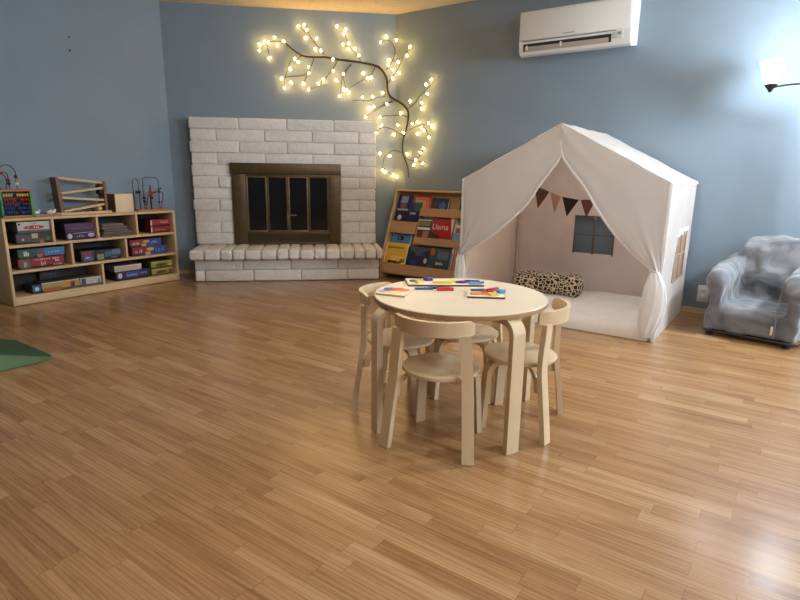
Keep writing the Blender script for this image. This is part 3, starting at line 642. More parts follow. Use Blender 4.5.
m_=MB(); m_.tube([(-.232,.30,.038),(-.234,.012,.038),(-.222,-.004,.038),(.262,-.004,.038),(.275,.012,.038),(.275,.3,.038)],.0055,8); m_.build('hem_piping',DARKF,ar,60)
m_=MB(); m_.tube([(.148,-.004,.06),(.146,-.003,.2),(.15,.0,.33)],.004,6); m_.build('seam_piping',GREYF,ar,60)
m_=MB(); m_.box((.128,-.009,.075),(.14,-.004,.13),.002); m_.build('fabric_tag',CREAM,ar)
for x in (-.21,.21):
    for y in (.05,.52):
        m_=MB(); m_.lathe([(.022,0),(.026,.045)],(x,y,0),12); m_.build('foot',BLACK,ar)
# ================================================================ green foam wedge
wedge=thing('foam_wedge','green vinyl foam wedge mat on floor at left edge','play wedge','L',(.82,3.34,0))
OW=(.82,3.34,0); wy0,wy1=3.118,3.565
pr=[(1.232,.002),(1.232,.022),(.55,.238),(.55,.002)]
gw=MB(OW); gw.prism([(u,wy0+.004,z) for u,z in pr],(0,wy1-wy0-.008,0)); bmesh.ops.bevel(gw.bm,geom=gw.bm.edges[:],offset=.005,segments=2,affect='EDGES'); gw.build('foam_body',pm('mid green vinyl',rgb(84,112,74),.5,.08,12,.08,40),wedge,30)
gw=MB(OW); gw.prism([(1.236,wy0,.016),(1.236,wy0,.026),(.55,wy0,.244),(.55,wy0,.233)],(0,wy1-wy0,0)); bmesh.ops.bevel(gw.bm,geom=gw.bm.edges[:],offset=.003,segments=2,affect='EDGES'); o=gw.build('top_cover',GREENV,wedge,30); o['label']='dark green top cover'
# ================================================================ toy shelf on the left wall (frame L: x=u, y=w)
SU0,SU1,SW0,SW1=1.62,2.94,4.56,4.825
OS=(2.28,4.69,0)
sh=thing('toy_shelf','long low maple shelf unit of games standing against left wall','shelf','L',OS)
def sb(name,a,b,mat=SHELFW,bev=.003):
    m_=MB(OS); m_.box(a,b,bev); return m_.build(name,mat,sh)
sb('side_panel',(SU0-.018,SW0,.002),(SU0+.002,SW1,.638)); sb('side_panel',(SU1-.002,SW0,.002),(SU1+.018,SW1,.638))
sb('top_board',(SU0+.002,SW0,.618),(SU1-.002,SW1,.638))
sb('shelf_board',(SU0+.002,SW0+.002,.425),(SU1-.002,SW1-.01,.445)); sb('shelf_board',(SU0+.002,SW0+.002,.238),(SU1-.002,SW1-.01,.258))
sb('bottom_board',(SU0+.002,SW0+.002,.045),(SU1-.002,SW1-.01,.065)); sb('plinth',(SU0+.002,SW0+.004,.003),(SU1-.002,SW0+.022,.045))
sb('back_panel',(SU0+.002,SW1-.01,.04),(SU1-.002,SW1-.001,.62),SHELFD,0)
for x,z0,z1 in [(1.934,.445,.618),(2.266,.445,.618),(2.597,.445,.618),(2.051,.258,.425),(2.487,.258,.425),(2.272,.065,.238)]:
    sb('divider',(x-.009,SW0+.003,z0),(x+.009,SW1-.01,z1))
GG='boxed games and puzzles on the toy shelf'
def gbox(label,u0,u1,z0,z1,col,decor=(),w0=4.588,dep=.2,name='game_box',cat='game box',lid=True):
    c=((u0+u1)/2,w0+dep/2,z0)
    t=thing(name,label,cat,'L',c,group=GG)
    m_=MB(c); zs=z0+(z1-z0)*.22 if lid else z0
    col=tuple(int(v*.8) for v in col); decor=[(*d[:5],tuple(int(v*.9) for v in d[5])) for d in decor]  # print colours darkened to hold the shade of the shelf interior
    shaded=tuple(int(v*.5) for v in col); base=flat('shaded box side %d %d %d'%shaded,*shaded,.6)  # darker body colour stands in for the shaded box sides
    if lid:
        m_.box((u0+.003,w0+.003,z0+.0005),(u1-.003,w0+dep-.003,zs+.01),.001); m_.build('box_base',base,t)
        m_=MB(c)
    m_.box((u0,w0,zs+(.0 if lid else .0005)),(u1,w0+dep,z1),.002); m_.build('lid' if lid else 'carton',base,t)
    m_=MB(c); m_.box((u0+.001,w0-.0005,zs+.002),(u1-.001,w0+.0006,z1-.001)); m_.build('front_print',flat('box %d %d %d'%col,*col,.5),t,flat=True)
    for d in decor:
        nm,a,b,e,f,cc=d   # fractions of the front face
        m_=MB(c); x0=u0+(u1-u0)*a; x1=u0+(u1-u0)*b; q0=z0+(z1-z0)*e; q1=z0+(z1-z0)*f
        mt_=flat('print %d %d %d'%cc,*cc,.5)
        if nm=='oval_logo':
            m_.prism([((x0+x1)/2+(x1-x0)/2*math.cos(k*math.pi/10),w0-.0015,(q0+q1)/2+(q1-q0)/2*math.sin(k*math.pi/10)) for k in range(20)],(0,.001,0))
        elif nm=='lettering':
            n=max(3,int((x1-x0)/.012)); s=(x1-x0)/n
            rr=random.Random(int(a*100)+int(u0*1000))
            for k in range(n):
                if rr.random()<.15: continue
                m_.box((x0+k*s,w0-.0019,q0+(q1-q0)*rr.choice([0,0,.15])),(x0+k*s+s*rr.uniform(.45,.75),w0-.0008,q1-(q1-q0)*rr.choice([0,0,.25])))
        else: m_.box((x0,w0-.0011,q0),(x1,w0+.0004,q1))
        m_.build(nm,mt_,t,flat=True)
    return t
WH=(226,220,210)
gbox('dark picture box on top row at far left, underneath the white box',1.685,1.922,.446,.524,(52,46,52),[('cover_picture',.03,.42,.15,.85,(78,68,80)),('lettering',.1,.3,.3,.5,(210,205,215)),('cover_picture',.44,.62,.5,.95,(196,176,150)),('cover_picture',.45,.8,.1,.5,(96,62,44)),('cover_picture',.66,.78,.0,.4,(206,150,120)),('cover_picture',.84,.97,.2,.6,(92,104,52))])
gbox('white box with red oval logo on top row of shelf',1.703,1.922,.525,.608,WH,[('oval_logo',.18,.82,.3,.66,(176,34,40)),('lettering',.42,.62,.75,.85,(150,140,150)),('lettering',.32,.68,.43,.54,(240,225,215)),('cover_picture',.03,.1,.7,.88,(60,58,60))])
gbox('lower purple box with white emblems in second compartment of top row',2.03,2.252,.446,.503,(62,44,84),[('oval_logo',.05,.2,.15,.9,(205,198,205)),('lettering',.36,.62,.35,.6,(170,150,180)),('oval_logo',.74,.97,.25,.8,(190,180,196)),('cover_strip',.25,.98,.88,.95,(190,176,200))])
gbox('upper plain purple box in second compartment of top row',2.026,2.25,.504,.575,(92,56,98),[('cover_strip',.02,.98,.1,.16,(120,80,126)),('lettering',.15,.8,.35,.55,(112,70,112))])
for k in range(5):
    c=(2.443,4.69,.446+k*.021); t=MB()
    t.box((-.135+.012*(k%3),-.1,0),(.135-.02*k+.008*(k%2),.1,.0195),.009,3,jit=.002)
    o=t.build('folded_cloth',flat('grey cloth %d'%k,96+6*k,90+5*k,86+4*k,.95),None,60); place(o,'L',*c,math.radians([0,2,-2,1.5,-1][k])*1)
    o.location.z=c[2]
    tag(o,'grey folded cloth in third compartment of top row, %s of five stacked'%['lowest','second from bottom','middle','fourth from bottom','topmost'][k],'cloth','folded grey cloths on the toy shelf')
RD=(168,40,46)
gbox('lower red box in right compartment of top row',2.735,2.92,.446,.502,RD,[('cover_strip',.0,.06,.1,.9,(226,210,200)),('lettering',.2,.9,.35,.6,(206,120,110))])
gbox('upper red box in right compartment of top row',2.735,2.922,.503,.564,(184,44,54),[('cover_strip',.0,.06,.1,.9,(226,210,200)),('lettering',.35,.9,.45,.75,(216,150,150))])
gbox('big red box with white lettering on middle row at far left',1.676,1.992,.259,.338,(164,32,42),[('cover_picture',.05,.26,.08,.95,(108,84,74)),('lettering',.12,.2,.2,.8,(196,188,170)),('lettering',.36,.9,.74,.88,(226,180,176)),('lettering',.4,.6,.22,.6,(226,150,150)),('lettering',.8,.9,.5,.72,(226,190,180)),('lettering',.76,.97,.12,.28,(226,170,150))])
gbox('green and blue box on top of big red box, middle row',1.682,2.006,.339,.408,(34,88,92),[('cover_picture',.02,.32,.05,.95,(36,82,60)),('lettering',.12,.24,.25,.75,(216,220,210)),('cover_picture',.42,.54,.05,.9,(116,60,90)),('cover_picture',.55,.99,.1,.95,(70,118,168)),('lettering',.6,.9,.4,.6,(150,190,215)),('cover_picture',.4,.5,.0,.35,(196,160,130))])
gbox('small dark box with red and blue print, middle row beside divider',2.122,2.234,.259,.35,(54,48,72),[('cover_picture',.1,.75,.45,.95,(128,62,70)),('cover_picture',.15,.8,.1,.45,(70,96,150)),('lettering',.3,.6,.3,.5,(200,200,210))])
gbox('wide dark blue picture box, middle row central compartment',2.238,2.452,.259,.348,(38,44,62),[('cover_picture',.05,.3,.1,.6,(150,138,112)),('cover_picture',.35,.6,.3,.8,(62,110,110)),('cover_picture',.62,.95,.45,.92,(96,116,150)),('lettering',.4,.9,.15,.3,(140,130,110))])
for k,(u0,u1,z0,z1) in enumerate([(2.546,2.872,.259,.336),(2.53,2.822,.337,.402)]):
    gbox(['lower red and blue box in right compartment, middle row','upper red and blue box in right compartment, middle row'][k],u0,u1,z0,z1,(152,46,54),[('cover_picture',.5,.99,.02,.98,(60,74,140)),('oval_logo',.4,.62,.5,.85,(214,182,70)),('lettering',.08,.32,.3,.7,(224,170,165)),('cover_picture',.36,.5,.05,.4,(216,160,120)),('lettering',.66,.92,.3,.7,(120,150,205))])
gbox('small blue box with white face on bottom row',1.748,1.806,.066,.132,(56,112,158),[('oval_logo',.25,.75,.3,.75,(214,224,230))],dep=.15)
gbox('long tan box with orange animal picture on bottom row',1.812,2.09,.066,.14,(196,164,112),[('cover_picture',.05,.5,.08,.45,(178,98,46)),('cover_picture',.55,.75,.3,.9,(206,150,50)),('cover_picture',.74,.86,.2,.8,(96,58,34)),('cover_strip',.0,.98,.9,.98,(222,214,190))],dep=.16)
gbox('white box with dark creature picture on bottom row by divider',2.094,2.26,.066,.138,(222,216,206),[('cover_picture',.05,.26,.2,.9,(84,62,56)),('lettering',.4,.9,.45,.65,(176,166,156)),('cover_picture',.82,.92,.3,.7,(110,96,92))],dep=.16)
gbox('dark blue box at back of bottom row behind tan box',1.872,2.03,.066,.198,(42,40,62),[('lettering',.2,.8,.75,.85,(90,70,110))],w0=4.755,dep=.055)
gbox('wide purple box on bottom row under cream flat box',2.386,2.692,.066,.144,(56,40,86),[('oval_logo',.05,.17,.25,.85,(206,206,220)),('cover_picture',.28,.66,.3,.85,(66,82,150)),('lettering',.3,.62,.4,.6,(150,170,215)),('lettering',.7,.92,.5,.7,(140,150,200))])
gbox('cream flat box lying on wide purple box',2.376,2.616,.145,.196,(222,200,178),[('cover_strip',.0,1,.8,.95,(232,214,196))],lid=False)
for k,(z0,z1) in enumerate([(.066,.128),(.129,.194)]):
    gbox(['lower yellow box at right end of bottom row','upper yellow box at right end of bottom row'][k],2.704,2.916,z0,z1,(186,172,74),[('oval_logo',.2,.72,.3,.66,(82,70,40)),('cover_strip',.02,.98,.84,.92,(214,204,120)),('cover_picture',.8,.96,.2,.7,(150,60,50) if k==0 else (206,190,90))])
# ---- toys on top of the shelf
ZS=.639
# activity cube: bead rails on the front and a bead maze on top
o_=(1.735,4.69,ZS); ac_=thing('activity_cube','wooden activity cube with bead rails and wire loops, left end of shelf','toy','L',o_)
TG=flat('toy green',70,140,70); TO=flat('toy orange wood',176,112,66); TR=flat('toy red',170,40,40); TB=flat('toy blue',40,70,140); TY=flat('toy yellow',226,196,90); TP=flat('toy purple',110,50,90)
x0,x1,y0_,y1_=1.64,1.832,4.6,4.78
for a,b,nm,mt_ in [((x0-.012,y0_,ZS),(x0,y1_,.826),'side_panel',TG),((x1-.012,y0_,ZS),(x1+.002,y1_,.826),'side_panel',TG),((x0-.012,y0_,.826),(x1+.002,y1_,.84),'top_panel',TO),((x0,y0_,ZS),(x1-.012,y1_,ZS+.014),'base_panel',TO),((x0,y0_+.06,ZS+.014),(x1-.012,y0_+.07,.826),'back_panel',BLACK)]:
    m_=MB(o_); m_.box(a,b,.002); m_.build(nm,mt_,ac_)
for k,(z,mt_) in enumerate([(.80,TY),(.765,TR),(.735,TP),(.705,TB),(.675,TB)]):
    m_=MB(o_); m_.tube([(x0,y0_+.025,z),(x1-.01,y0_+.025,z)],.002,6); m_.build('bead_rod',BLACK,ac_)
    for j in range(9):
        xb=x0+.02+.0165*j+(.02 if j>3+k%3 else 0)
        m_=MB(o_); m_.lathe([(.004,-.0065),(.0125,-.003),(.0125,.003),(.004,.0065)],(0,0,0),10)
        for v in m_.bm.verts:
            p=v.co+Vector(o_); v.co=Vector((xb+p.z,y0_+.025+p.x,z+p.y))-Vector(o_)
        m_.build('bead',mt_,ac_,60)
loops=[([(1.66,4.66,.84),(1.65,4.66,.93),(1.68,4.66,1.0),(1.73,4.66,1.01),(1.765,4.66,.97),(1.77,4.66,.9),(1.765,4.66,.84)],TB),([(1.66,4.72,.84),(1.67,4.72,.95),(1.7,4.72,.955),(1.735,4.72,.95),(1.74,4.72,.84)],TR),([(1.64,4.7,.84),(1.635,4.68,.97),(1.70,4.66,.93),(1.69,4.65,.84)],BLACK)]
def smooth3(pts,n=5):
    out=[]; pts=[Vector(p) for p in pts]
    for i in range(len(pts)-1):
        p0,p1,p2,p3=pts[max(i-1,0)],pts[i],pts[i+1],pts[min(i+2,len(pts)-1)]
        for k in range(n):
            t=k/n; out.append(.5*(2*p1+(p2-p0)*t+(2*p0-5*p1+4*p2-p3)*t*t+(3*p1-p0-3*p2+p3)*t**3))
    return out+[pts[-1]]
for pts_,mt_ in loops:
    m_=MB(o_); m_.tube(smooth3(pts_),.003,6); m_.build('wire_loop',BLACK,ac_,60)
for p,mt_ in [((1.767,4.66,.93),BLACK),((1.77,4.66,.905),TO),((1.768,4.66,.88),CREAM),((1.74,4.72,.905),TR),((1.74,4.72,.88),BLACK),((1.66,4.66,.945),TO),((1.7,4.72,.955),TR),((1.636,4.685,.9),TG)]:
    m_=MB(o_); m_.ball(p,.012,10,7); m_.build('bead',mt_,ac_,60)
# zigzag ramp racer
o_=(2.22,4.68,ZS); rp=thing('marble_ramp','wooden zigzag ramp toy with four sloping tracks on shelf','toy','L',o_)
DKW=flat('walnut board',112,78,54)
y0_,y1_=4.65,4.73
def rb_(nm,pts_,mt_,dep=(y0_,y1_)):
    m_=MB(o_); m_.prism([(x,dep[0],z) for x,z in pts_],(0,dep[1]-dep[0],0)); return m_.build(nm,mt_,rp)
rb_('post',[(2.04,ZS+.018),(2.065,ZS+.018),(2.05,.925),(2.024,.925)],DKW,(y0_-.01,y1_+.01)); rb_('post',[(2.385,ZS+.018),(2.405,ZS+.018),(2.405,.895),(2.385,.895)],DKW,(y0_-.01,y1_+.01))
for (za,zb) in [(.925,.885),(.805,.845),(.775,.745),(.665,.715)]:
    m_=MB(o_); m_.prism([(2.045,y0_,za-.011),(2.395,y0_,zb-.011),(2.395,y0_,zb+.006),(2.045,y0_,za+.006)],(0,y1_-y0_,0)); m_.build('track',SHELFW,rp)
rb_('base_board',[(2.0,ZS),(2.43,ZS),(2.43,ZS+.018),(2.0,ZS+.018)],SHELFW,(y0_-.02,y1_+.02))
m_=MB(o_); m_.box((2.36,y0_+.004,.79),(2.384,y1_-.004,.868),.003); m_.build('end_stop',BLACK,rp)
# balls and little cars lying on the ramp base
for k,(x,r,mt_,lb) in enumerate([(2.345,.0195,flat('gold ball',216,170,60,.3),'shiny gold ball at right end of ramp base'),(2.292,.012,flat('black ball',30,30,32,.3),'black ball beside gold ball on ramp base'),(2.245,.012,flat('dark grey ball',60,60,64,.3),'dark grey ball on ramp base, left of black ball')]):
    m_=MB(); m_.ball((0,0,r),r,16,10); o=m_.build('toy_ball',mt_,None,80); place(o,'L',x,4.66,ZS+.0185); tag(o,lb,'ball')
for k,(x,mt_,lb) in enumerate([(2.165,flat('black car',34,32,34,.4),'tiny black toy car on ramp base'),(2.195,flat('grey car',98,98,104,.4),'tiny grey toy car on ramp base')]):
    c=(x,4.662,ZS+.0185); t=thing('toy_car',lb,'toy car','L',c)
    m_=MB(); m_.prism([(-.013,-.008,.005),(.013,-.008,.005),(.013,-.008,.011),(.006,-.008,.012),(.003,-.008,.018),(-.008,-.008,.018),(-.012,-.008,.012)],(0,.016,0)); m_.build('car_body',mt_,t)
    for sx in (-.008,.008):
        for sy in (-.008,.008):
            m_=MB(); m_.ball((sx,sy,.0042),.0042,8,6,(1,.4,1)); m_.build('wheel',BLACK,t)
# white animal figures and dark helper near ramp's left
for k,(x,w_,cc,lb) in enumerate([(1.875,4.66,(222,220,214),'small white toy figure on dark base beside activity cube'),(1.955,4.65,(206,202,196),'left white toy figure beside ramp post'),(1.992,4.67,(226,222,216),'right white toy figure beside ramp post')]):
    t=thing('toy_figure',lb,'toy figure','L',(x,w_,ZS))
    m_=MB(); m_.ball((0,0,.026),.017,12,8,(1.15,.8,.8)); m_.ball((.014,0,.04),.0095,10,7); m_.ball((.022,0,.038),.005,8,6); m_.build('body',flat('figure %d'%k,*cc,.5),t,80)
    for sx in (-.01,.01):
        for sy in (-.007,.007):
            m_=MB(); m_.lathe([(.004,0.004 if k==0 else 0),(.005,.02)],(sx,sy,0),8); m_.build('leg',flat('figure %d'%k,*cc,.5),t)
    if k==0:
        m_=MB(); m_.lathe([(.02,0),(.02,.005),(.016,.008)],n=16,sx=1.2); m_.build('base',BLACK,t)
t=thing('wooden_tray','flat wooden tray in front of white toy figures on shelf','tray','L',(1.935,4.62,ZS)); 
m_=MB(); m_.box((-.09,-.018,0),(.09,.018,.009),.002); m_.build('tray_base',SHELFW,t)
m_=MB(); m_.box((-.09,-.022,0),(.09,-.018,.014),.001); m_.build('tray_rim',TO,t)
# wooden box beside the bead maze
o_=(2.53,4.70,ZS); wb=thing('wooden_box','pale plywood cube box between ramp toy and bead maze','box','L',o_,math.radians(0))
x0,x1,y0_,y1_,z1=2.462,2.616,4.625,4.775,.79
for nm,a,b,mt_ in [('front_panel',(x0,y0_,ZS),(x1,y0_+.008,z1),BIRCH),('back_panel',(x0,y1_-.008,ZS),(x1,y1_,z1),BIRCH),('side_panel',(x0,y0_+.008,ZS),(x0+.008,y1_-.008,z1),DKW),('side_panel',(x1-.008,y0_+.008,ZS),(x1,y1_-.008,z1),BIRCH),('lid',(x0+.008,y0_+.008,z1-.008),(x1-.008,y1_-.008,z1),BIRCH),('base',(x0+.008,y0_+.008,ZS),(x1-.008,y1_-.008,ZS+.006),BIRCH)]:
    m_=MB(o_); m_.box(a,b,.0015); m_.build(nm,mt_,wb)
# bead maze
o_=(2.80,4.70,ZS); bm_=thing('bead_maze','wire bead maze on wooden base at right end of shelf','toy','L',o_)
m_=MB(o_); m_.box((2.66,4.62,ZS),(2.935,4.77,ZS+.012),.003); m_.build('base_board',TO,bm_)
zb=ZS+.012
for nm,pts_ in [('wire_loop',[(2.672,4.7,zb),(2.668,4.7,.86),(2.672,4.7,.9),(2.695,4.7,.912),(2.716,4.7,.895),(2.72,4.7,.83),(2.722,4.7,zb)]),('wire_loop',[(2.752,4.68,zb),(2.75,4.68,.88),(2.765,4.68,.92),(2.8,4.68,.925),(2.87,4.68,.922),(2.893,4.68,.9),(2.895,4.68,.8),(2.893,4.68,zb)]),('wire_loop',[(2.92,4.72,.67),(2.918,4.72,.77),(2.935,4.72,.797),(2.952,4.72,.79),(2.958,4.72,.76),(2.928,4.72,zb)]),('wire_loop',[(2.8,4.66,zb),(2.8,4.66,.74),(2.84,4.68,.79),(2.93,4.7,.835),(2.91,4.72,.8),(2.82,4.72,.77),(2.79,4.72,zb)])]:
    m_=MB(o_); m_.tube(smooth3(pts_),.0032,6); m_.build(nm,BLACK,bm_,60)
m_=MB(o_); m_.tube([(2.803,4.66,zb),(2.803,4.66,.86)],.005,6); m_.build('post',BLACK,bm_)
for p,r,mt_ in [((2.72,4.7,.80),.016,BLACK),((2.70,4.7,.80),.013,BLACK),((2.752,4.68,.75),.015,BLACK),((2.752,4.68,.72),.013,BLACK),((2.803,4.66,.80),.017,TR),((2.803,4.66,.775),.014,TR),((2.81,4.66,.75),.015,BLACK),((2.893,4.68,.71),.012,TB),((2.895,4.68,.685),.012,TO),((2.893,4.68,.80),.011,BLACK),((2.86,4.684,.797),.011,TR),((2.79,4.72,.69),.012,TR)]:
    m_=MB(o_); m_.ball(p,r,10,7); m_.build('bead',mt_,bm_,60)
# ================================================================ book display (frame R: x=-w, y=u)
KW0,KW1=2.33,3.195
OB=(-2.76,4.4,0); bs=thing('book_display','wooden sloping book display stand between fireplace and tent','bookshelf','R',OB)
def kb(nm,m_,mat=BOOKW): return m_.build(nm,mat,bs)
def us(z,off=0): return 4.262+.388*(z-.15)+off
for w_ in (KW0,KW1):
    m_=MB(OB); m_.prism([(-w_-.009,4.235,.003),(-w_-.009,4.235,.15),(-w_-.009,4.50,.835),(-w_-.009,4.58,.835),(-w_-.009,4.58,.003)],(.018,0,0)); kb('side_panel',m_,SHELFW)
m_=MB(OB); m_.box((-KW1+.009,4.48,.82),(-KW0-.009,4.58,.835),.002); kb('top_rail',m_,SHELFW)
xa,xb=-KW1+.009,-KW0-.009
m_=MB(OB); m_.prism([(xa,us(.06,.075),.06),(xa,us(.06,.09),.06),(xa,us(.82,.05),.82),(xa,us(.82,.035),.82)],(xb-xa,0,0)); kb('back_panel',m_)
m_=MB(OB); m_.box((xa,4.245,.045),(xb,4.33,.06)); kb('bottom_board',m_)
def ledge(x0,x1,z0,z1,d):
    m_=MB(OB); m_.prism([(x0,us(z0,-d),z0),(x0,us(z0,-d+.01),z0),(x0,us(z1,-d+.01),z1),(x0,us(z1,-d),z1)],(x1-x0,0,0)); kb('ledge',m_)
    m_=MB(OB); m_.box((x0,us(z0,-d+.011),z0),(x1,us(z0,.074),z0+.01)); kb('ledge_floor',m_)
XS=-2.885
ledge(xa,XS-.002,.43,.54,.012); ledge(XS+.002,xb,.60,.672,.012)
ledge(XS+.002,xb,.345,.408,.012); ledge(xa,xb,.062,.15,.012)
m_=MB(OB); m_.prism([(XS-.004,us(.4,.03),.4),(XS-.004,us(.4,.07),.4),(XS-.004,us(.66,.04),.66),(XS-.004,us(.66,.0),.66)],(.008,0,0)); kb('divider',m_)
BG='picture books on the book display'
def book(label,w0,w1,z0,z1,off,col,decor=(),th=.012,tilt=0,name='picture_book'):
    # cover face lies 'off' behind the sloping front line
    zc=(z0+z1)/2; xc=-(w0+w1)/2; hw=abs(w1-w0)/2; sl=math.atan2(.388,1); hl=(z1-z0)/2/math.cos(sl)
    t=bpy.data.objects.new(name,None); COL.objects.link(t); tag(t,label,'book',BG)
    ex,ey=FR['R']; yc=us(zc,off)
    zax=(ey*math.sin(sl)+Vector((0,0,math.cos(sl)))).normalized(); yax=zax.cross(ex).normalized()
    if tilt: 
        ca,sa=math.cos(tilt),math.sin(tilt); ex2=ex*ca+zax*sa; zax=zax*ca-ex*sa; ex=ex2
    o=ex*0+FR['R'][0]*xc+FR['R'][1]*yc+Vector((0,0,zc))
    t.matrix_world=Matrix(((ex.x,yax.x,zax.x,o.x),(ex.y,yax.y,zax.y,o.y),(ex.z,yax.z,zax.z,o.z),(0,0,0,1)))
    cm=flat('cover %d %d %d'%col,*col,.4)
    m_=MB(); m_.box((-hw,0,-hl),(hw,.0018,hl),.0006); m_.box((-hw,th-.0018,-hl),(hw,th,hl),.0006); m_.box((-hw,0,-hl),(-hw+.002,th,hl)); m_.build('cover',cm,t)
    m_=MB(); m_.box((-hw+.003,.0019,-hl+.004),(hw-.004,th-.0019,hl-.004)); m_.build('pages',CREAM,t)
    for d in decor:
        nm,a,b,e,f,cc=d; m_=MB(); mt_=flat('print %d %d %d'%cc,*cc,.45)
        X=lambda q:-hw+2*hw*q
        Z=lambda q:-hl+2*hl*q
        if nm=='poly': m_.prism([(X(p),-.0009,Z(q)) for p,q in a],(0,.0008,0)); nm='cover_picture'
        elif nm=='oval_picture': m_.prism([((X(a)+X(b))/2+(X(b)-X(a))/2*math.cos(k*math.pi/10),-.0009,(Z(e)+Z(f))/2+(Z(f)-Z(e))/2*math.sin(k*math.pi/10)) for k in range(20)],(0,.0008,0))
        elif nm=='lettering':
            n=max(3,int((X(b)-X(a))/.016)); s=(X(b)-X(a))/n
            for k in range(n): m_.box((X(a)+k*s,-.0016,Z(e)),(X(a)+k*s+s*.6,-.0004,Z(f)-(Z(f)-Z(e))*(.3 if k%2 else 0)))
        else: m_.box((X(a),-.0009,Z(e)),(X(b),.0002,Z(f)))
        m_.build(nm,mt_,t,flat=True)
    return t
NAVY=(28,32,74)
book('dark blue tall book at top left of book display',3.17,3.01,.55,.785,-.0005+.004,NAVY,[('cover_picture',.22,.72,.68,.96,(140,150,178)),('oval_picture',.2,.7,.46,.68,(118,84,84)),('lettering',.1,.9,.38,.46,(210,206,220)),('oval_picture',.2,.5,.0,.2,(206,200,210))])
book('dark blue and green book beside tall dark blue book, top left',3.005,2.885,.55,.72,.008,(30,34,92),[('poly',[(.35,.55),(1,.5),(1,.95),(.7,1),(.4,.8)],0,0,0,(24,92,60)),('lettering',.05,.6,.34,.46,(190,186,206))])
book('beige book with bright red frame on top tier',2.975,2.80,.612,.79,.012,(196,158,112),[('cover_strip',0,1,.88,1,(200,40,44)),('cover_strip',.85,1,0,.88,(214,56,56)),('cover_strip',.15,.78,.74,.8,(214,90,70)),('cover_strip',.7,.78,0,.74,(220,96,80))])
book('night blue book on right of top tier',2.79,2.60,.612,.766,.012,(40,40,74),[('oval_picture',.45,.85,.3,.8,(70,92,170)),('cover_picture',.05,.35,.2,.8,(70,54,56)),('cover_strip',.96,1,0,1,(200,190,170))])
book('dark book at right end of top tier beside tent',2.485,2.37,.612,.805,.012,(40,32,34),[('cover_picture',.05,.5,.6,.95,(130,100,70))])
book('green and brown photo cover book in middle tier',2.885,2.735,.358,.57,.006,(70,62,48),[('cover_picture',.08,.92,.72,.92,(120,130,90)),('cover_strip',.05,.95,.56,.66,(224,222,210)),('cover_picture',.08,.5,.06,.5,(96,44,44)),('cover_picture',.5,.92,.06,.5,(150,120,110)),('cover_strip',0,1,.95,1,(210,200,180)),('cover_strip',0,.05,0,1,(196,186,160))])
book('white topped book peeking behind the photo cover book',2.868,2.72,.36,.604,.03,(60,62,50),[('cover_strip',.05,.95,.9,.98,(226,222,208))])
b_=book('red book with slanted dark title in middle tier',2.728,2.50,.358,.608,.004,(168,26,38),[('poly',[(.0,.0),(.45,.0),(.45,.3),(.0,.45)],0,0,0,(70,36,34)),('poly',[(.82,1),(1,1),(1,.3)],0,0,0,(222,206,190)),('cover_strip',.0,.8,.9,.98,(120,20,34))])
text(b_,'title','Llama',.075,flat('print 232 206 200',232,206,200,.5),(-.02,-.0012,.03),(math.pi/2,0,0))
book('pale blue and white book behind the red book',2.67,2.48,.36,.672,.03,(176,196,204),[('cover_strip',.05,.95,.82,.86,(92,110,140)),('cover_strip',.05,.95,.9,.97,(220,226,226)),('cover_picture',.3,.7,.72,.8,(110,90,130))])
book('white book with blue lower cover at right of middle tier',2.49,2.40,.358,.54,.012,(206,206,204),[('cover_picture',.0,1,.0,.6,(110,160,190)),('cover_picture',.2,.8,.62,.85,(150,90,60))])
def animal(cc): return [('poly',[(.22,.12),(.3,.12),(.32,.24),(.68,.22),(.7,.06),(.78,.06),(.8,.3),(.92,.36),(.9,.46),(.76,.46),(.7,.36),(.3,.38),(.2,.34)],0,0,0,cc)]
book('blue book with small dark cat picture, left end behind yellow book',3.165,2.935,.075+.14,.462,.03,(92,136,184),[('lettering',.1,.9,.82,.9,(40,52,84)),('cover_strip',0,1,.95,1,(214,212,204)),('cover_strip',.95,1,0,1,(206,206,200)),('oval_picture',.3,.62,.58,.74,(26,30,46)),('oval_picture',.36,.46,.62,.7,(190,206,220))])
book('yellow book with black cat picture on bottom tier',3.182,2.925,.078,.338,-.002,(214,176,62),[('lettering',.1,.85,.8,.88,(120,88,34)),('cover_picture',.3,.9,.12,.55,(228,196,96)),('cover_strip',.0,.05,0,1,(232,214,160)),('cover_strip',.95,1,0,1,(228,206,140))]+animal((34,24,22)))
book('dark navy book with round moon picture on bottom tier',2.925,2.69,.078,.318,.0,(34,36,64),[('poly',[(.0,.95),(.5,.7),(1,.95),(1,1),(0,1)],0,0,0,(70,80,104)),('lettering',.4,.85,.68,.78,(96,84,110)),('oval_picture',.82,.97,.42,.62,(200,190,170)),('cover_picture',.2,.5,.15,.5,(44,50,110)),('cover_picture',.84,.96,.05,.2,(170,140,130))])
book('dark teal book with orange corner on bottom tier',2.685,2.465,.078,.326,.0,(52,72,82),[('oval_picture',.02,.26,.72,.98,(190,84,52)),('lettering',.4,.75,.42,.52,(196,206,210)),('cover_picture',.3,.95,.1,.38,(40,54,62)),('cover_picture',.4,.9,.62,.9,(86,108,118))])
for k,cc in enumerate([(222,214,200),(206,170,140),(230,226,216),(190,110,90),(216,210,200)]):
    w_=2.455-.024*k
    book('thin %s booklet at right end of bottom tier, %s from the teal book'%(['white','tan','ivory','reddish','pale grey'][k],['first','second','third','fourth','fifth'][k]),w_,w_-.017,.078,.345-.006*(k%2),.0+.003*k,cc,[('cover_strip',.2,.6,.1,.8,(150,80,66))],th=.05,name='booklet')
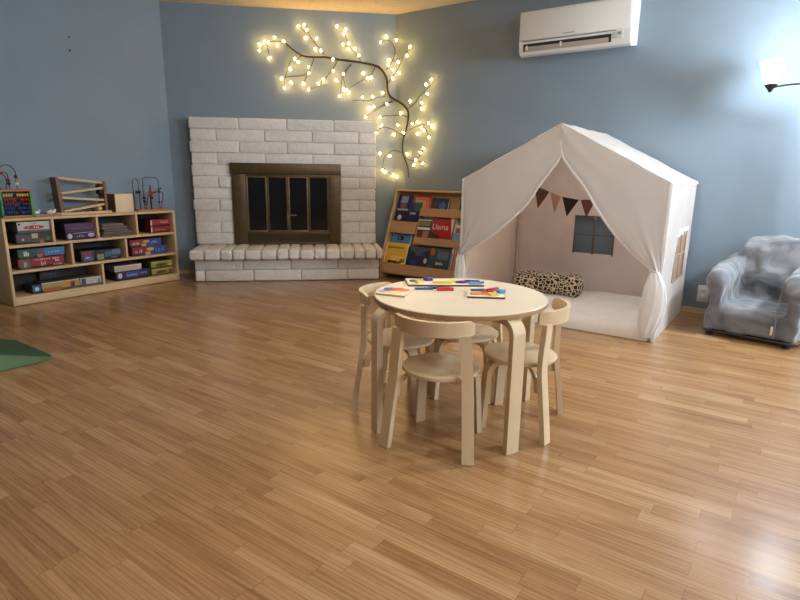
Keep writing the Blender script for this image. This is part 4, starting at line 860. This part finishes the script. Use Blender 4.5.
# ================================================================ round table
TC=Vector((.242,2.187,0)); TZ=.522; TR_=.348
tb=thing('round_table','round pale birch children\'s table with four bent legs','table','O',TC)
m_=MB(); m_.lathe([(.0,TZ-.02),(TR_-.003,TZ-.02),(TR_,TZ-.017),(TR_,TZ-.004),(TR_-.003,TZ-.001),(0,TZ-.001)],n=96); m_.build('tabletop',BIRCHEDGE,tb,40)
m_=MB(); m_.lathe([(.0,TZ-.002),(TR_-.0015,TZ-.002),(TR_-.003,TZ),(0,TZ)],n=96); m_.build('top_veneer',BIRCHTOP,tb,40)
m_=MB(); m_.lathe([(.0,TZ-.032),(.255,TZ-.032),(.26,TZ-.0205),(0,TZ-.0205)],n=64); m_.build('under_plate',BIRCH,tb,40)
def bentleg(mb,r,ang,ztop,rin,rb,hw,ht,splay=0,c=(0,0)):
    # horizontal strip under the top, a quarter bend, then a straight leg down
    ca,sa=math.cos(ang),math.sin(ang); P=lambda q,z:(c[0]+q*ca,c[1]+q*sa,z)
    pts=[P(rin,ztop-ht)]+[P(r-rb-ht+rb*math.sin(a),ztop-ht-rb+rb*math.cos(a)) for a in [math.pi/2*k/8 for k in range(9)]]+[P(r-ht+splay*.5,(ztop-rb)*.5),P(r-ht+splay,.001)]
    mb.sweep(pts,(-sa,ca,0),hw,ht)
for k in range(4):
    a=math.radians(-62.3+90*k); m_=MB(); bentleg(m_,.381,a,TZ-.0205,.2,.045,.027,.012); m_.build('leg',BIRCH,tb,40)
# ================================================================ chairs
def make_chair(label):
    t=thing('childs_chair',label,'chair','O',(0,0,0),group='bentwood children\'s chairs around the table')
    m_=MB(); m_.lathe([(0,.281),(.14,.281),(.145,.284),(.147,.29),(.145,.296),(.14,.299),(0,.299)],n=64); m_.build('seat',BIRCH,t,40)
    # curved backrest band
    R=.160; a0=math.radians(57); rows=[]; n=28
    cy=0.0; rr=[]
    for k in range(n+1):
        a=-a0+2*a0*k/n
        end=max(0,(abs(a)-a0*.86)/(a0*.14)); h=.0275*(1-.35*end**2); zc=.4815
        rr.append([(r_*math.sin(a),cy-r_*math.cos(a),z_) for (r_,z_) in [(R+.004,zc-h),(R+.004,zc),(R+.008,zc+h),(R+.022,zc+h-.001),(R+.02,zc),(R+.018,zc-h)]])
    m_=MB(); V=m_.grid(rr,True); m_.bm.faces.new(V[0][::-1]); m_.bm.faces.new(V[-1]); bk=m_.build('backrest',BIRCH,t,50)
    for sx in (-1,1):
        pts=[(sx*.160,-.153,.001),(sx*.151,-.138,.13),(sx*.141,-.122,.25),(sx*.138,-.119,.285),(sx*.134,-.119,.34),(sx*.127,-.122,.41),(sx*.123,-.124,.459)]
        m_=MB(); m_.sweep(smooth3(pts,3),(.95,sx*.3,0),.0215,.0105); m_.build('leg',BIRCH,t,40)
        a=math.radians(90-sx*48); m_=MB(); bentleg(m_,.160,a,.2805,.03,.05,.0195,.0105,.016); m_.build('leg',BIRCH,t,40)
        b=bez((sx*.075,-.04,.274),(sx*.13,-.098,.277),(sx*.138,-.108,.19),8); m_=MB(); m_.sweep(b,(-.5,sx*.85,0),.012,.006); m_.build('bracket',BIRCH,t,40)
    return t
def put(t,seat,facing):
    t.location=(seat[0],seat[1],0); t.rotation_euler=(0,0,math.atan2(facing[1],facing[0])-math.pi/2)
chA=make_chair('birch child\'s chair nearest camera, its curved back toward viewer')
put(chA,(.158,1.972),(.387,.92))
for lab,seat,fc in [('birch child\'s chair at right side of table nearest the tent',(.489,2.140),(-.90,.43)),('birch child\'s chair at left side of table nearest the fireplace',(.005,2.33),(.94,-.33)),('birch child\'s chair pushed under far side of table',(.303,2.437),(-.2,-.98))]:
    ch_=copy_tree(chA); ch_['label']=lab; put(ch_,seat,fc)
# ================================================================ puzzles on the table
def board(name,label,pts,mat,th=.007):
    c=sum((Vector((*p,0)) for p in pts),Vector())/len(pts); t=thing(name,label,'puzzle board','O',(c.x,c.y,TZ+.0005),group='wooden puzzle boards on the table')
    m_=MB((c.x,c.y,0)); m_.prism([(*p,0) for p in pts],(0,0,th)); m_.build('board_base',mat,t)
    q=[(c.x+(p[0]-c.x)*.99,c.y+(p[1]-c.y)*.99) for p in pts]
    m_=MB((c.x,c.y,0)); m_.prism([(*p,th) for p in q],(0,0,.0006)); m_.build('printed_sheet',CREAM,t)
    return t,c
DKE=flat('dark board edge',84,62,50)
bl=[(-.098,2.155),(-.062,2.29),(.062,2.262),(.018,2.108)]
t,c=board('puzzle_board','left puzzle board with round rainbow picture flat on table',bl,SHELFW)
for nm,dx,dy,r,cc in [('purple',-.025,.0,.03,(112,74,150)),('blue',-.02,.035,.026,(70,90,160)),('orange',.025,.01,.034,(228,136,60)),('red',.01,.035,.024,(214,84,60)),('yellow',-.005,-.03,.028,(232,206,110)),('lilac',-.05,-.015,.018,(180,150,190))]:
    m_=MB(); m_.prism([(dx+r*math.cos(a)*1.1,dy+r*math.sin(a)*.9,.0077) for a in [2*math.pi*k/9 for k in range(9)]],(0,0,.0006+.0003*R_.random())); o=m_.build('picture_patch',flat('patch '+nm,*cc,.5),t); 
bb=[(.02,2.475),(.035,2.33),(.362,2.345),(.37,2.46)]
board('puzzle_board','long puzzle board under scattered blocks at back of table',bb,DKE)
brd=[(.281,2.262),(.263,2.118),(.41,2.105),(.425,2.235)]
board('puzzle_board','square puzzle board with dark edge at right of table',brd,DKE)
PG='coloured wooden pattern blocks on the table'
def piece(label,x,y,z,shape,size,rot,cc,th=.008):
    sh={'hex':[(math.cos(k*math.pi/3),math.sin(k*math.pi/3)) for k in range(6)],'tri':[(math.cos(k*2*math.pi/3),math.sin(k*2*math.pi/3)) for k in range(3)],'sq':[(.7,.7),(-.7,.7),(-.7,-.7),(.7,-.7)],'rho':[(1.2,0),(0,.6),(-1.2,0),(0,-.6)],'trap':[(1,-.45),(.5,.45),(-.5,.45),(-1,-.45)],'bar':[(1.5,.35),(-1.5,.35),(-1.5,-.35),(1.5,-.35)]}[shape]
    ca,sa=math.cos(rot),math.sin(rot)
    m_=MB(); m_.prism([((p*ca-q*sa)*size,(p*sa+q*ca)*size,0) for p,q in sh],(0,0,th))
    bmesh.ops.bevel(m_.bm,geom=m_.bm.edges[:],offset=.001,segments=2,affect='EDGES')
    o=m_.build('pattern_block',flat('block %d %d %d'%cc,*cc,.35)); o.location=(x,y,z); tag(o,label,'block',PG); return o
ZB=TZ+.0085; ZT1=TZ+.0005
PUR=(84,52,150);YEL=(226,206,60);BLU=(52,92,160);RED=(196,44,48);CYA=(80,150,196);ORA=(232,150,50);GRY=(120,116,120);LB=(120,160,206)
piece('purple hexagon block at back left of long puzzle board',.125,2.435,ZB,'hex',.024,.3,PUR,.012)
piece('grey diamond block at left end of long puzzle board',.068,2.405,ZB,'rho',.024,.2,GRY)
piece('yellow square block beside grey diamond block',.082,2.372,ZB,'sq',.022,.5,YEL)
piece('large yellow bar block in middle of long puzzle board',.185,2.372,ZB,'bar',.028,.05,YEL)
piece('small yellow trapezoid block right of large yellow bar',.235,2.395,ZB,'trap',.024,.2,(232,214,90))
piece('dark blue bar block in front of long board',.098,2.272,ZT1,'bar',.026,.05,BLU)
piece('navy diamond block touching red block front of board',.145,2.296,ZT1,'rho',.022,.4,(40,52,92))
piece('big red trapezoid block in front of long puzzle board',.186,2.262,ZT1,'trap',.036,.1,RED,.012)
piece('purple rhombus block at right half of long board',.272,2.385,ZB,'rho',.026,.2,PUR)
piece('royal blue bar block at back right of long board',.318,2.408,ZB,'bar',.022,-.1,(62,74,160))
piece('light blue trapezoid block at right end of long board',.322,2.362,ZB,'trap',.028,.0,LB)
piece('blue triangle block on right end corner of long board',.352,2.375,ZB,'tri',.018,.4,BLU)
piece('steel blue bar block at back of square board',.318,2.218,ZB,'bar',.02,.1,(84,96,150))
piece('crimson bar block leaning diagonal at back of square board',.378,2.222,ZB,'bar',.022,.7,(176,40,70),.012)
piece('red trapezoid block in middle of square board',.35,2.19,ZB,'trap',.026,.2,(190,56,60))
piece('sky blue hexagon block on right edge of square board',.408,2.188,ZB,'hex',.021,.2,CYA,.012)
piece('orange bar block at front left of square board',.312,2.152,ZB,'bar',.022,.1,ORA)
piece('yellow square block at front right of square board',.368,2.14,ZB,'sq',.026,.3,(230,196,90))
piece('red brown diamond block near front of square board',.34,2.165,ZB,'rho',.02,.5,(150,60,50))
# ================================================================ light
def area(name,loc,target,size,energy,col):
    l=bpy.data.lights.new(name,'AREA'); l.energy=energy; l.size=size; l.color=col
    o=bpy.data.objects.new(name,l); COL.objects.link(o); o.location=loc
    o.rotation_euler=(Vector(target)-Vector(loc)).to_track_quat('-Z','Y').to_euler(); return o
area('overhead_fill',(-.2,2.5,2.42),(-.2,2.6,0),1.6,FILL,(1,.94,.86))  # fill added overhead, no ceiling fixture known
area('added_side_light',tuple(U*2.4-W*4.7+Vector((0,0,2.2))),tuple(U*3.0+W*3+Vector((0,0,1.0))),1.5,SIDE_FILL,(.70,.85,1))  # cool fill added out of frame at right, no window known there
area('fill_behind_camera',(1.9,-1.2,2.25),(.2,3,.4),1.3,BACK,(1,.96,.91))  # unseen fill added to lift the sides facing the camera
w=bpy.data.worlds.new('room'); SC.world=w; w.use_nodes=True
bg=w.node_tree.nodes['Background']; bg.inputs['Color'].default_value=(1,.97,.93,1); bg.inputs['Strength'].default_value=AMB
SC.cycles.use_denoising=True
